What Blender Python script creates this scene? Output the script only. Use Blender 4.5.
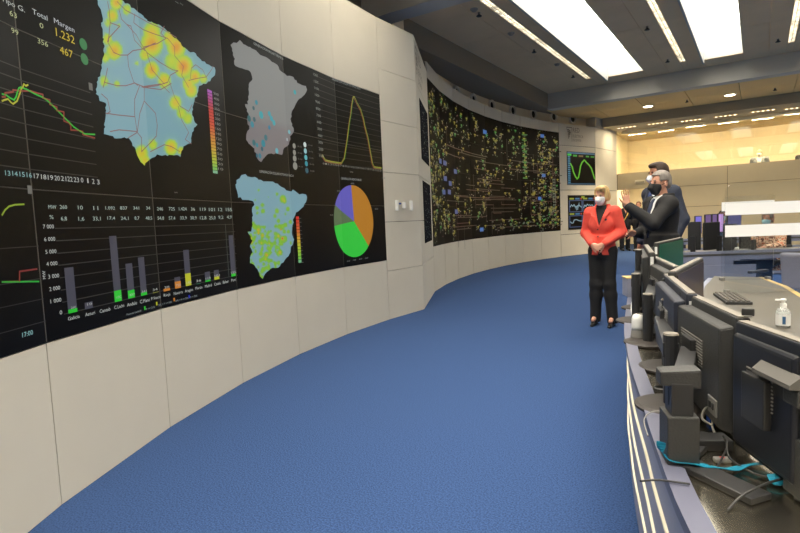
import bpy, bmesh, math, random
import numpy as np
from mathutils import Vector, Matrix
random.seed(7); np.random.seed(7)
for o in list(bpy.data.objects): bpy.data.objects.remove(o)
SC = bpy.context.scene; COL = SC.collection

# ------------------------------------------------------------------ camera
FPX = 540.0; CAMH = 1.36                    # focal length in pixels of the 800x533 frame, eye height
def _n(v): v = np.array(v, float); return v/np.linalg.norm(v)
UPC = -_n((284, 6600, FPX))                 # world up, north and east in camera space (x right, y down, z ahead)
_v = np.array((359.0, -58.5, FPX)); YC = _n(_v - _v.dot(UPC)*UPC); XC = np.cross(YC, UPC)
def ray(px, py):
    d = np.array((px-400.0, py-266.5, FPX)); return np.array((d@XC, d@YC, d@UPC))
def onz(px, py, z=0.0):                     # pixel -> point on a horizontal plane
    r = ray(px, py); return Vector(r*((z-CAMH)/r[2])+np.array((0, 0, CAMH)))
def ony(px, py, y):                         # pixel -> point on a wall plane y = const
    r = ray(px, py); return Vector(r*(y/r[1])+np.array((0, 0, CAMH)))
def zat(px, py, p):                         # height of a pixel above the plan position p
    r = ray(px, py); return CAMH+r[2]*math.hypot(p[0], p[1])/math.hypot(r[0], r[1])
cam = bpy.data.cameras.new('camera'); co = bpy.data.objects.new('camera', cam); COL.objects.link(co)
R3 = Matrix(((XC[0], -XC[1], -XC[2]), (YC[0], -YC[1], -YC[2]), (UPC[0], -UPC[1], -UPC[2])))
co.matrix_world = Matrix.Translation((0, 0, CAMH)) @ R3.to_4x4()
cam.sensor_width = 36; cam.lens = FPX/800*36; cam.clip_start = 0.02; cam.clip_end = 200
SC.camera = co

# ------------------------------------------------------------------ light and exposure
EXPO = 0.3
SC.view_settings.view_transform = 'Standard'; SC.view_settings.look = 'None'
SC.view_settings.gamma = 1; SC.view_settings.use_curve_mapping = False
SC.view_settings.exposure = EXPO
SKY_E = 7.0            # skylight panes
STRIP_E = 3.0; STRIP_W = 60.0          # louvre luminaires: glow and downward watts
WARM_E = 12.0          # warm lamps under the gallery
w = bpy.data.worlds.new('world'); SC.world = w; w.use_nodes = True
w.node_tree.nodes['Background'].inputs[0].default_value = (0.75, 0.85, 1, 1)
w.node_tree.nodes['Background'].inputs[1].default_value = 0.3

# ------------------------------------------------------------------ materials
def lin(c):
    if isinstance(c, str): c = tuple(int(c[i:i+2], 16) for i in (0, 2, 4))
    f = lambda x: (x/12.92 if x <= 0.04045 else ((x+0.055)/1.055)**2.4)
    return tuple(f(x/255.0) for x in c[:3])+(1.0,)
MATS = {}
def mat(name, col, rough=0.5, metal=0.0, noise=0.0, scale=30.0, bump=0.0, emit=None, es=0.0, spec=0.5, trans=0.0, coat=0.0, stretch=None):
    if name in MATS: return MATS[name]
    m = bpy.data.materials.new(name); m.use_nodes = True; nt = m.node_tree; b = nt.nodes['Principled BSDF']
    c = lin(col)
    b.inputs['Base Color'].default_value = c; b.inputs['Roughness'].default_value = rough; b.inputs['Metallic'].default_value = metal
    b.inputs['Specular IOR Level'].default_value = spec; b.inputs['Transmission Weight'].default_value = trans
    b.inputs['Coat Weight'].default_value = coat
    if emit is not None:
        b.inputs['Emission Color'].default_value = lin(emit); b.inputs['Emission Strength'].default_value = es
    if noise or bump:
        tc = nt.nodes.new('ShaderNodeTexCoord'); nz = nt.nodes.new('ShaderNodeTexNoise')
        nz.inputs['Scale'].default_value = scale; nz.inputs['Detail'].default_value = 4
        src = tc.outputs['Object']
        if stretch:
            mp = nt.nodes.new('ShaderNodeMapping'); mp.inputs['Scale'].default_value = stretch
            nt.links.new(src, mp.inputs['Vector']); src = mp.outputs['Vector']
        nt.links.new(src, nz.inputs['Vector'])
        if noise:
            mr = nt.nodes.new('ShaderNodeMapRange'); mr.inputs['From Min'].default_value = 0.3; mr.inputs['From Max'].default_value = 0.7
            mr.inputs['To Min'].default_value = 1-noise; mr.inputs['To Max'].default_value = 1+noise
            nt.links.new(nz.outputs['Fac'], mr.inputs['Value'])
            mx = nt.nodes.new('ShaderNodeMix'); mx.data_type = 'RGBA'; mx.blend_type = 'MULTIPLY'; mx.inputs[0].default_value = 1
            mx.inputs[6].default_value = c; nt.links.new(mr.outputs[0], mx.inputs[7]); nt.links.new(mx.outputs[2], b.inputs['Base Color'])
        if bump:
            bp = nt.nodes.new('ShaderNodeBump'); bp.inputs['Strength'].default_value = bump; bp.inputs['Distance'].default_value = 0.01
            nt.links.new(nz.outputs['Fac'], bp.inputs['Height']); nt.links.new(bp.outputs['Normal'], b.inputs['Normal'])
    MATS[name] = m; return m
def screen_mat(name, strength, attr='Col'):
    if name in MATS: return MATS[name]
    m = bpy.data.materials.new(name); m.use_nodes = True; nt = m.node_tree; b = nt.nodes['Principled BSDF']
    a = nt.nodes.new('ShaderNodeAttribute'); a.attribute_name = attr
    b.inputs['Base Color'].default_value = (0.01, 0.01, 0.01, 1); b.inputs['Roughness'].default_value = 0.45
    nt.links.new(a.outputs['Color'], b.inputs['Emission Color']); b.inputs['Emission Strength'].default_value = strength
    MATS[name] = m; return m
def glass_mat(name, tint=(255, 255, 255), refl=0.09, rough=0.0):
    if name in MATS: return MATS[name]
    m = bpy.data.materials.new(name); m.use_nodes = True; nt = m.node_tree; nt.nodes.clear()
    o = nt.nodes.new('ShaderNodeOutputMaterial'); t = nt.nodes.new('ShaderNodeBsdfTransparent'); g = nt.nodes.new('ShaderNodeBsdfGlossy')
    f = nt.nodes.new('ShaderNodeFresnel'); f.inputs[0].default_value = 1.5; mx = nt.nodes.new('ShaderNodeMixShader')
    ad = nt.nodes.new('ShaderNodeMath'); ad.operation = 'ADD'; ad.inputs[1].default_value = refl-0.04
    nt.links.new(f.outputs[0], ad.inputs[0])
    t.inputs[0].default_value = lin(tint); g.inputs['Roughness'].default_value = rough
    nt.links.new(ad.outputs[0], mx.inputs[0]); nt.links.new(t.outputs[0], mx.inputs[1]); nt.links.new(g.outputs[0], mx.inputs[2])
    nt.links.new(mx.outputs[0], o.inputs[0]); MATS[name] = m; return m

M_CLAD = mat('wall_cladding', (209, 203, 188), 0.55, noise=0.015, scale=3)
M_JOINT = mat('joint_dark', (60, 55, 48), 0.8)
M_BLACK = mat('screen_glass', (12, 11, 10), 0.34, spec=0.13)
M_CARPET = mat('carpet', (49, 71, 111), 0.95, noise=0.42, scale=120, bump=0.3, spec=0.1)
M_CEIL = mat('ceiling_paint', (232, 204, 160), 0.9, noise=0.03, scale=2)
M_BEAM = mat('beam_paint', (206, 200, 186), 0.85)
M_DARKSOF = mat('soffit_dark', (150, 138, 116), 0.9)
M_WELL = mat('skylight_well', (190, 190, 184), 0.8)
M_SKYP = mat('skylight_pane', (255, 255, 255), 0.6, emit=(255, 251, 241), es=SKY_E)
M_WHITE = mat('white_plastic', (232, 232, 228), 0.45)
M_WARMCEIL = mat('warm_ceiling_tile', (240, 205, 140), 0.9)
M_GALW = mat('gallery_wall', (236, 226, 202), 0.8, noise=0.02, scale=2)
M_PARA = mat('parapet_panel', (176, 162, 132), 0.7, noise=0.02, scale=3)
M_DESKB = mat('desk_blue_grey', (136, 140, 160), 0.55)
M_TRIM = mat('desk_trim_lilac', (90, 92, 110), 0.45)
M_STEEL = mat('brushed_steel', (206, 198, 180), 0.2, 1.0, noise=0.06, scale=6, stretch=(1, 14, 1))
M_WORK = mat('worktop', (82, 79, 73), 0.42, noise=0.02, scale=30)
M_WOOD = mat('edge_wood', (196, 168, 104), 0.5, noise=0.08, scale=12)
M_BLK = mat('black_plastic', (44, 44, 44), 0.5)
M_BLK2 = mat('charcoal_plastic', (52, 52, 51), 0.55, noise=0.05, scale=200, bump=0.2)
M_NAVY = mat('navy_plastic', (40, 43, 54), 0.5)
M_GREY = mat('grey_plastic', (128, 126, 122), 0.5)
M_CHROME = mat('chrome', (210, 210, 210), 0.15, 1.0)
M_GLASS = glass_mat('clear_glass', (252, 252, 250), 0.085)
M_PLEXI = glass_mat('plexiglass', (250, 251, 251), 0.05)

# ------------------------------------------------------------------ mesh helpers
def link(name, me, parent=None):
    o = bpy.data.objects.new(name, me); COL.objects.link(o)
    if parent is not None: o.parent = parent
    return o
def mk(name, V, Fc, m, parent=None, smooth=False):
    me = bpy.data.meshes.new(name); me.from_pydata([tuple(v) for v in V], [], [tuple(f) for f in Fc]); me.update()
    if m is not None: me.materials.append(m)
    if smooth: me.polygons.foreach_set('use_smooth', [True]*len(me.polygons))
    return link(name, me, parent)
def tag(o, label=None, cat=None, group=None, kind=None):
    if label: o['label'] = label
    if cat: o['category'] = cat
    if group: o['group'] = group
    if kind: o['kind'] = kind
    return o
def empty(name, loc=(0, 0, 0), rz=0.0):
    o = bpy.data.objects.new(name, None); COL.objects.link(o); o.location = loc; o.rotation_euler = (0, 0, rz); o.empty_display_size = 0.05
    return o
class MB:
    def __init__(s): s.V = []; s.F = []
    def add(s, V, Fc):
        n = len(s.V); s.V += [Vector(v) for v in V]; s.F += [tuple(i+n for i in f) for f in Fc]; return s
    def box(s, c, d, rz=0.0, M=None):
        x, y, z = d[0]/2, d[1]/2, d[2]/2
        V = [Vector((a*x, b*y, e*z)) for e in (-1, 1) for b in (-1, 1) for a in (-1, 1)]
        if M is not None: V = [M @ v for v in V]
        elif rz: R = Matrix.Rotation(rz, 3, 'Z'); V = [R @ v for v in V]
        V = [v+Vector(c) for v in V]
        return s.add(V, [(0, 2, 3, 1), (4, 5, 7, 6), (0, 1, 5, 4), (2, 6, 7, 3), (0, 4, 6, 2), (1, 3, 7, 5)])
    def bb(s, lo, hi): return s.box([(a+b)/2 for a, b in zip(lo, hi)], [b-a for a, b in zip(lo, hi)])
    def lathe(s, prof, c=(0, 0, 0), n=24, M=None):
        V = []; Fc = []
        for r, z in prof:
            for i in range(n):
                a = 2*math.pi*i/n; V.append(Vector((r*math.cos(a), r*math.sin(a), z)))
        for j in range(len(prof)-1):
            for i in range(n): Fc.append((j*n+i, j*n+(i+1) % n, (j+1)*n+(i+1) % n, (j+1)*n+i))
        Fc.append(tuple(range(n-1, -1, -1))); Fc.append(tuple((len(prof)-1)*n+i for i in range(n)))
        if M is not None: V = [M @ v for v in V]
        return s.add([v+Vector(c) for v in V], Fc)
    def tube(s, pts, r, n=8, closed=False):
        pts = [Vector(p) for p in pts]; V = []; Fc = []; N = len(pts)
        for i, p in enumerate(pts):
            a = pts[(i-1) % N] if (closed or i > 0) else p; b = pts[(i+1) % N] if (closed or i < N-1) else p
            t = (b-a).normalized(); u = t.cross(Vector((0, 0, 1)))
            if u.length < 1e-3: u = t.cross(Vector((1, 0, 0)))
            u.normalize(); v = t.cross(u); rr = r[i] if isinstance(r, (list, tuple)) else r
            for k in range(n): a2 = 2*math.pi*k/n; V.append(p+u*(rr*math.cos(a2))+v*(rr*math.sin(a2)))
        for i in range(N if closed else N-1):
            j = (i+1) % N
            for k in range(n): Fc.append((i*n+k, i*n+(k+1) % n, j*n+(k+1) % n, j*n+k))
        if not closed: Fc.append(tuple(range(n-1, -1, -1))); Fc.append(tuple((N-1)*n+k for k in range(n)))
        return s.add(V, Fc)
    def prism(s, poly, z0, z1):          # plan polygon extruded in z
        n = len(poly); V = [(p[0], p[1], z0) for p in poly]+[(p[0], p[1], z1) for p in poly]
        return s.add(V, [tuple(range(n-1, -1, -1)), tuple(range(n, 2*n))]+[(i, (i+1) % n, n+(i+1) % n, n+i) for i in range(n)])
    def build(s, name, m, parent=None, bevel=0.0, smooth=False, seg=2):
        me = bpy.data.meshes.new(name); bm = bmesh.new()
        vs = [bm.verts.new(v) for v in s.V]
        for f in s.F:
            try: bm.faces.new([vs[i] for i in f])
            except ValueError: pass
        bmesh.ops.recalc_face_normals(bm, faces=bm.faces)
        if bevel: bmesh.ops.bevel(bm, geom=list(bm.edges), offset=bevel, segments=seg, affect='EDGES', profile=0.6, clamp_overlap=True)
        bm.to_mesh(me); bm.free(); me.materials.append(m)
        if smooth: me.polygons.foreach_set('use_smooth', [True]*len(me.polygons))
        o = link(name, me, parent); return o
def spline(P, n=8):
    P = [Vector(p) for p in P]; out = []
    for i in range(len(P)-1):
        a = P[max(i-1, 0)]; b = P[i]; c = P[i+1]; d = P[min(i+2, len(P)-1)]
        for k in range(n):
            t = k/n; out.append(0.5*((2*b)+(c-a)*t+(2*a-5*b+4*c-d)*t*t+(3*b-a-3*c+d)*t**3))
    out.append(P[-1]); return out
def copy_tree(o, parent=None):
    c = o.copy(); COL.objects.link(c); c.parent = parent
    for ch in list(o.children): copy_tree(ch, c)
    return c

# ------------------------------------------------------------------ curved video walls as plan polylines
class Facets:
    def __init__(s, nodes): s.P = [Vector((p[0], p[1])) for p in nodes]; s.n = len(nodes)-1
    def frame(s, k):
        a, b = s.P[k], s.P[k+1]; t = (b-a).normalized(); nn = Vector((-t.y, t.x))
        if nn.dot(-(a+b)/2+Vector((2, 6))) < 0: nn = -nn      # towards the room
        return a, b, t, nn
    def surf(s, u, z, off=0.0):
        k = min(max(int(math.floor(u)), 0), s.n-1); a, b, t, nn = s.frame(k); p = a+(b-a)*(u-k)+nn*off
        return Vector((p.x, p.y, z))
    def px(s, x, y):                       # pixel -> (u, z) on the faceted wall
        r = ray(x, y); best = None
        for k in range(s.n):
            a, b, t, nn = s.frame(k); d = Vector((r[0], r[1])); den = d.dot(nn)
            if abs(den) < 1e-9: continue
            tt = a.dot(nn)/den
            if tt <= 0: continue
            p = d*tt; fr = (p-a).dot(b-a)/(b-a).length_squared
            if -1e-6 <= fr <= 1+1e-6 and (best is None or tt < best[0]): best = (tt, k+fr, CAMH+r[2]*tt)
        if best is None:                   # past the ends: extend the end facets
            c = []
            for k in (0, s.n-1):
                a, b, t, nn = s.frame(k); d = Vector((r[0], r[1])); tt = a.dot(nn)/d.dot(nn); p = d*tt
                fr = (p-a).dot(b-a)/(b-a).length_squared; c.append((abs(fr-0.5), k+fr, CAMH+r[2]*tt))
            best = min(c)
        return best[1], best[2]
def arc(c, R, angs): return [(c[0]+R*math.cos(math.radians(a)), c[1]+R*math.sin(math.radians(a))) for a in angs]
C1, RAD1 = (5.998, 6.393), 10.33
ANG1 = [-183.85]+[-178.75+5.76*k for k in range(10)]
NEAR = Facets(arc(C1, RAD1, ANG1))           # node 0 = far corner, 1 = right edge of the screen, then one per display column
C2, RAD2 = (7.856, 13.663), 13.866
ANG2 = [199.85-4.594*k for k in range(9)]+[155.1]
FAR = Facets(arc(C2, RAD2, ANG2))            # eight display columns and the logo panel
RETN = Facets([NEAR.P[0], FAR.P[0]])
ZS0, ZS3, ROWH = 0.838, 3.11, 0.7573        # near screen
ZF0, ZF1 = 0.87, 4.03                        # far screen
WTOP = 4.135; FTOP = 4.33
ZC = 5.1; BZ = 4.66; XB = -5.44; YB = 16.75; YG = 21.5

def panel(FA, u0, u1, z0, z1, name, m, parent, off=0.0, th=0.03, gap=0.003):
    w_ = (FA.surf(u1-1e-6, 0)-FA.surf(u0, 0)).length; g = gap/max(w_, .01)*(u1-u0)
    k = int(math.floor(u0+1e-6)); a, b, t, nn = FA.frame(k); V = []
    for o_ in (off-th, off):
        for (u, z) in ((u0+g, z0+gap), (u1-g, z0+gap), (u1-g, z1-gap), (u0+g, z1-gap)):
            p = a+(b-a)*(u-k)+nn*o_; V.append((p.x, p.y, z))
    return MB().add(V, [(0, 1, 2, 3), (4, 5, 6, 7), (0, 1, 5, 4), (1, 2, 6, 5), (2, 3, 7, 6), (3, 0, 4, 7)]).build(name, m, parent)
def backing(FA, u0, u1, z0, z1, off, th=0.12):
    mb = MB()
    for k in range(int(u0), int(math.ceil(u1))):
        a, b, t, nn = FA.frame(k); ua, ub = max(u0, k)-k, min(u1, k+1)-k; V = []
        for o_ in (off-th, off):
            for (u, z) in ((ua, z0), (ub, z0), (ub, z1), (ua, z1)):
                p = a+(b-a)*u+nn*o_; V.append((p.x, p.y, z))
        mb.add(V, [(0, 1, 2, 3), (4, 5, 6, 7), (0, 1, 5, 4), (1, 2, 6, 5), (2, 3, 7, 6), (3, 0, 4, 7)])
    return mb

# floor
fl = MB().bb((-9, -6, -0.1), (10, 27, 0)).build('floor', M_CARPET); tag(fl, 'blue carpet across the whole control room', 'floor', kind='structure')
# near curved wall
wl = backing(NEAR, 0, NEAR.n, 0, WTOP, -0.031).build('wall_left', M_JOINT)
tag(wl, 'curved cream clad wall carrying the map screens', 'wall', kind='structure')
for k in range(1, NEAR.n):
    panel(NEAR, k, k+1, 0, ZS0, 'panel', M_CLAD, wl); panel(NEAR, k, k+1, ZS3, WTOP, 'panel', M_CLAD, wl)
zs = [0, .686, 1.373, 2.063, 2.766, 3.458, WTOP]
for i in range(6): panel(NEAR, 0, 1, zs[i], zs[i+1], 'panel', M_CLAD, wl)
# return wall with the slim screens
wr = backing(RETN, 0, 1, 0, WTOP, -0.031).build('wall_return', M_JOINT); tag(wr, 'narrow cream return wall between the two screen walls', 'wall', kind='structure')
for i in range(6): panel(RETN, 0, 1, zs[i], zs[i+1], 'panel', M_CLAD, wr, gap=0.004)
# far curved wall
wf = backing(FAR, 0, FAR.n, 0, FTOP, -0.031).build('wall_far', M_JOINT); tag(wf, 'curved cream clad wall carrying the network schematic screen', 'wall', kind='structure')
zf = [0, .722, 1.453, 2.185, 2.91, 3.634, FTOP]
for k in range(8):
    panel(FAR, k, k+1, 0, ZF0, 'panel', M_CLAD, wf, gap=0.006); panel(FAR, k, k+1, ZF1, FTOP, 'panel', M_CLAD, wf, gap=0.006)
ZPAIR = [(0, 1), (1, 3), (3, 5), (5, 6)]
for i, j in ZPAIR: panel(FAR, 8, 9, zf[i], zf[j], 'panel', M_CLAD, wf, gap=0.008)
# side face of the far wall, running back to the gallery
EP = FAR.P[9]; SIDE = Facets([EP, (-4.43, YG)])
wsd = backing(SIDE, 0, 1, 0, FTOP, -0.031).build('wall_side', M_JOINT); tag(wsd, 'cream side wall next to the gallery', 'wall', kind='structure')
for i, j in ZPAIR: panel(SIDE, 0, 1, zf[i], zf[j], 'panel', M_CLAD, wsd, gap=0.008)
# set-back band with portholes above the far wall
BANDN = Facets(arc(C2, RAD2+0.36, [204.5-4.594*k for k in range(11)]+[153.6]))
wb = backing(BANDN, 0, BANDN.n, 4.0, ZC, -0.031).build('wall_band', M_JOINT); tag(wb, 'set-back upper wall band with portholes', 'wall', kind='structure')
M_BAND = mat('band_panel', (240, 226, 196), 0.8)
for k in range(BANDN.n): panel(BANDN, k, k+1, 4.0, ZC-.02, 'panel', M_BAND, wb, gap=0.006)
led = MB()
for k in range(FAR.n):
    a, b, t, nn = FAR.frame(k); a2, b2 = a-nn*0.6, b-nn*0.6
    led.prism([a-nn*.01, b-nn*.01, b2, a2], FTOP-0.02, FTOP-.001)
tag(led.build('trim_1', M_CLAD), 'top ledge of the schematic wall', 'trim', kind='structure')
for i, (x, y) in enumerate([(455.5, 93), (472.5, 100), (491, 106), (512, 111), (532.5, 114.5), (553, 117), (572, 119)]):
    u, z = BANDN.px(x, y); k = int(u); a, b, t, nn = BANDN.frame(k)
    c = BANDN.surf(u, z, 0.0); M_ = Matrix(((t.x, 0, nn.x), (t.y, 0, nn.y), (0, 1, 0)))
    r_ = empty('porthole', c); R_ = 0.155
    ring = MB().lathe([(R_-.04, 0), (R_-.04, .05), (R_-.02, .065), (R_, .065), (R_+.015, .05), (R_+.015, 0)], M=M_, n=28)
    ring.build('ring', mat('porthole_ring', (250, 244, 226), 0.5), r_)
    MB().lathe([(R_-.01, .001), (R_-.01, .012)], M=M_, n=28).build('glass', mat('porthole_glass', (40, 37, 33), .15), r_)
    where = ['furthest left, nearest the corner', 'second from the left', 'third from the left', 'fourth from the left', 'third from the right', 'second from the right', 'furthest right, above the logo'][i]
    tag(r_, 'round porthole in the upper wall band, '+where, 'porthole', 'portholes above the schematic screen')

# ceiling -------------------------------------------------------------
SKX = [(-3.5, -2.6), (-1.18, -0.36), (1.12, 1.95), (3.4, 4.25), (5.7, 6.55)]     # skylight openings
STX = [-3.97, -1.64, 0.58, 2.85, 5.1]                                             # luminaire strips
MODS = [(-5.6, 7.35), (7.75, YB)]                                                  # bays between beams
ce = MB().bb((-9.2, -6, ZC+1.2), (10, 27, ZC+1.3)).build('ceiling', M_CEIL); tag(ce, 'grey panelled ceiling of the control room', 'ceiling', kind='structure')
def cpanel(x0, x1, y0, y1, z=ZC, m=M_CEIL): return MB().bb((x0+.004, y0+.004, z), (x1-.004, y1-.004, z+0.05)).build('ceiling_panel', m, ce)
def strip_mat():
    if 'strip_lamp' in MATS: return MATS['strip_lamp']
    m = mat('strip_lamp', (255, 250, 235), .4); nt = m.node_tree; b = nt.nodes['Principled BSDF']; tc = nt.nodes.new('ShaderNodeTexCoord'); v = nt.nodes.new('ShaderNodeTexVoronoi'); v.inputs['Scale'].default_value = 16; cr = nt.nodes.new('ShaderNodeValToRGB')
    cr.color_ramp.elements[0].color = lin((255, 252, 244)); cr.color_ramp.elements[1].color = lin((110, 106, 96)); cr.color_ramp.elements[1].position = .8; q = cr.color_ramp.elements.new(.4); q.color = lin((240, 228, 200))
    nt.links.new(tc.outputs['Object'], v.inputs['Vector']); nt.links.new(v.outputs['Color'], cr.inputs[0]); nt.links.new(cr.outputs[0], b.inputs['Emission Color']); b.inputs['Emission Strength'].default_value = STRIP_E
    return m
def spot(loc, power, color, size, rot, kind='AREA', sy=None):
    l = bpy.data.lights.new('lamp_light', kind); l.energy = power; l.color = color
    if kind == 'AREA':
        l.size = size
        if sy: l.shape = 'RECTANGLE'; l.size_y = sy
    else: l.shadow_soft_size = size
    o = bpy.data.objects.new('lamp_light', l); COL.objects.link(o); o.location = loc; o.rotation_euler = rot; return o
for mi, (y0, y1) in enumerate(MODS):
    ys0, ys1 = y0+0.75, y1-0.8
    edges = [XB]
    for (a, b), s in zip(SKX, STX): edges += [s-.42, s-.065, s+.065, a, b]
    edges += [8.3, 9.9]
    n = int(round((y1-y0)/1.45)); yy = [y0+(y1-y0)*i/n for i in range(n+1)]
    i = 0
    while i < len(edges)-1:
        a, b = edges[i], edges[i+1]
        if any(abs(a-q[0]) < 1e-6 for q in SKX):
            cpanel(a, b, y0, ys0); cpanel(a, b, ys1, y1)
        elif any(abs(a-(q-.065)) < 1e-6 for q in STX):
            cpanel(a, b, y0, ys0+.1); cpanel(a, b, ys1-.2, y1)
        else:
            for j in range(n): cpanel(a, b, yy[j], yy[j+1])
        i += 1
    for si, (a, b) in enumerate(SKX):
        s = empty('skylight', (0, 0, 0)); t_ = .04; zt = ZC+0.75
        wl_ = MB()
        wl_.bb((a-t_, ys0, ZC-.1), (a, ys1, zt)); wl_.bb((b, ys0, ZC+.01), (b+t_, ys1, zt)); wl_.bb((a-t_, ys0-t_, ZC+.01), (b+t_, ys0, zt)); wl_.bb((a-t_, ys1, ZC+.01), (b+t_, ys1+t_, zt))
        wl_.build('well', M_WELL, s)
        nP = 6
        for q in range(nP):
            p0, p1 = ys0+(ys1-ys0)*q/nP, ys0+(ys1-ys0)*(q+1)/nP
            MB().bb((a, p0+.008, zt-.02), (b, p1-.008, zt)).build('pane', M_SKYP, s)
        pos = ['over the walkway nearest the screens', 'over the console row', 'over the second desk row', 'over the far desks', 'along the right side']
        tag(s, 'long bright skylight '+pos[si]+(' beyond the near beam' if mi else ' before the near beam'), 'skylight', 'skylights')
    for si, s_ in enumerate(STX):
        L = empty('ceiling_luminaire', (0, 0, 0)); m0, m1 = ys0+.1, ys1-.2
        h = MB(); h.bb((s_-.065, m0, ZC+.06), (s_+.065, m1, ZC+.07)); h.bb((s_-.065, m0, ZC), (s_-.06, m1, ZC+.06)); h.bb((s_+.06, m0, ZC), (s_+.065, m1, ZC+.06))
        h.build('housing', M_CHROME, L)
        nq = 5
        for q in range(nq):
            a, b = m0+(m1-m0)*q/nq, m0+(m1-m0)*(q+1)/nq
            MB().bb((s_-.058, a+.03, ZC+.035), (s_+.058, b-.03, ZC+.055)).build('lamp_tray', strip_mat(), L)
        al = spot((s_, (m0+m1)/2, ZC-.01), STRIP_W*(m1-m0)/6*(.6 if mi else 1.15), (1, .88, .70), .1, (0, 0, 0), sy=m1-m0-.1); al.data.spread = math.radians(105); al.parent = L
        lv = MB(); ny = int((m1-m0)/.09)
        for q in range(ny):
            yq = m0+(m1-m0)*(q+.5)/ny; lv.bb((s_-.06, yq-.004, ZC-.002), (s_+.06, yq+.004, ZC+.03))
        lv.bb((s_-.004, m0, ZC), (s_+.004, m1, ZC+.03))
        lo = lv.build('louvre', mat('louvre_metal', (225, 222, 214), .25, 1.0), L); lo['kind'] = 'stuff'
        pos = ['left of the first skylight', 'between the first and second skylights', 'right of the second skylight', 'over the second desk row', 'over the far desks']
        tag(L, 'louvred strip light '+pos[si]+(' beyond the near beam' if mi else ' before the near beam'), 'ceiling light', 'strip lights')
# beams
for i, (y0, y1) in enumerate([(7.35, 7.75), (YB, YB+.35)]):
    b = MB().bb((-6.8 if i == 0 else XB-.02, y0, BZ-(.03 if i else 0)), (9.95, y1, ZC+.02)).build('trim_%d' % (i+2), M_BEAM)
    tag(b, ['near ceiling beam crossing above the corner', 'wide grey ceiling beam before the gallery'][i], 'beam', kind='structure')
# bulkhead along the screens
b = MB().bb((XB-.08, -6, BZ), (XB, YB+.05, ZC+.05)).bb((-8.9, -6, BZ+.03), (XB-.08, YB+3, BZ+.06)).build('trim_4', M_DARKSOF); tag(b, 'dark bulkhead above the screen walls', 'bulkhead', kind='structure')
# low warm ceiling before the gallery
YF = 20.0; wc = MB().bb((-9, YB+.35, BZ+.06), (9.95, 25.5, BZ+.12)).build('ceiling_gallery', M_JOINT); tag(wc, 'warm lit lower ceiling in front of the gallery', 'ceiling', kind='structure')
for i in range(12):
    x = -5.6+1.28*i
    for (a, b) in ((YB+.35, 18.55), (18.55, YF)): MB().bb((x+.008, a+.008, BZ), (x+1.272, b-.008, BZ+.06)).build('ceiling_panel', M_WARMCEIL, wc)
# sprinklers and detectors
def detector(x, y, z, lab, kind):
    e = empty('smoke_detector' if kind == 0 else 'sprinkler', (x, y, z))
    if kind == 0:
        MB().lathe([(.055, 0), (.055, -.02), (.04, -.045), (.015, -.05)][::-1], n=20).build('body', mat('detector', (170, 160, 144), .6), e); MB().lathe([(.07, -.012), (.07, 0)], n=20).build('base', mat('detector', (170, 160, 144), .6), e)
    else:
        MB().lathe([(.022, -.03), (.022, 0)], n=12).build('stem', M_GREY, e); MB().lathe([(.05, -.07), (.05, -.06), (.012, -.03)], n=16).build('head', M_BLK, e)
    tag(e, lab, 'smoke detector' if kind == 0 else 'sprinkler', 'ceiling fittings')
for (x, y, k, lab) in [(474, 9, 0, 'white smoke detector on the grey ceiling, nearest the near beam'), (479, 12.5, 1, 'dark sprinkler beside the smoke detector near the near beam'),
        (511, 33, 0, 'pale detector left of the strip light, second from the near beam'), (534, 49.5, 1, 'sprinkler left of the strip light, third from the near beam'), (557, 64, 0, 'pale detector left of the strip light, fourth from the near beam'), (573, 75, 1, 'dark sprinkler nearest the bulkhead corner'),
        (647, 26.5, 1, 'sprinkler between the first skylight and second strip light'), (667.5, 59.5, 1, 'sprinkler between first skylight and second strip light, nearest the grey beam'), (778, 39, 1, 'sprinkler right of the second skylight')]:
    p = onz(x, y, ZC); detector(p.x, p.y, ZC, lab, k)
for (x, y, lab) in [(687, 100, 'sprinkler between the two downlights of the warm ceiling'), (775, 88, 'sprinkler right of the downlights on the warm ceiling')]:
    p = onz(x, y, BZ); detector(p.x, p.y, BZ, lab, 1)
for (x, y, lab) in [(648, 106, 'round downlight in the warm ceiling, left one'), (730, 94.5, 'round downlight in the warm ceiling, right one'), (830, 82, 'round downlight in the warm ceiling beyond the right edge')]:
    p = onz(x, y, BZ)
    e = empty('downlight', (p.x, p.y, BZ))
    MB().lathe([(.16, -.02), (.17, -.012), (.17, 0)], n=24).build('bezel', M_WHITE, e); MB().lathe([(.13, -.026), (.13, -.02)], n=24).build('lens', mat('downlight_lens', (255, 240, 210), .5, emit=(255, 226, 178), es=WARM_E), e)
    tag(e, lab, 'downlight', 'downlights')
    s = spot((0, 0, -.03), 90, (1, .82, .55), .25, (0, 0, 0)); s.parent = e; s.data.shape = 'DISK'; s.data.spread = math.radians(100)

cp = MB().prism([EP+Vector((.02, 0)), Vector((-4.41, YG)), Vector((-5.0, YG)), Vector((-5.2, 19.7))], FTOP, BZ+.05).build('trim_6', M_BEAM); tag(cp, 'grey corner block above the side wall', 'trim', kind='structure')
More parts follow.
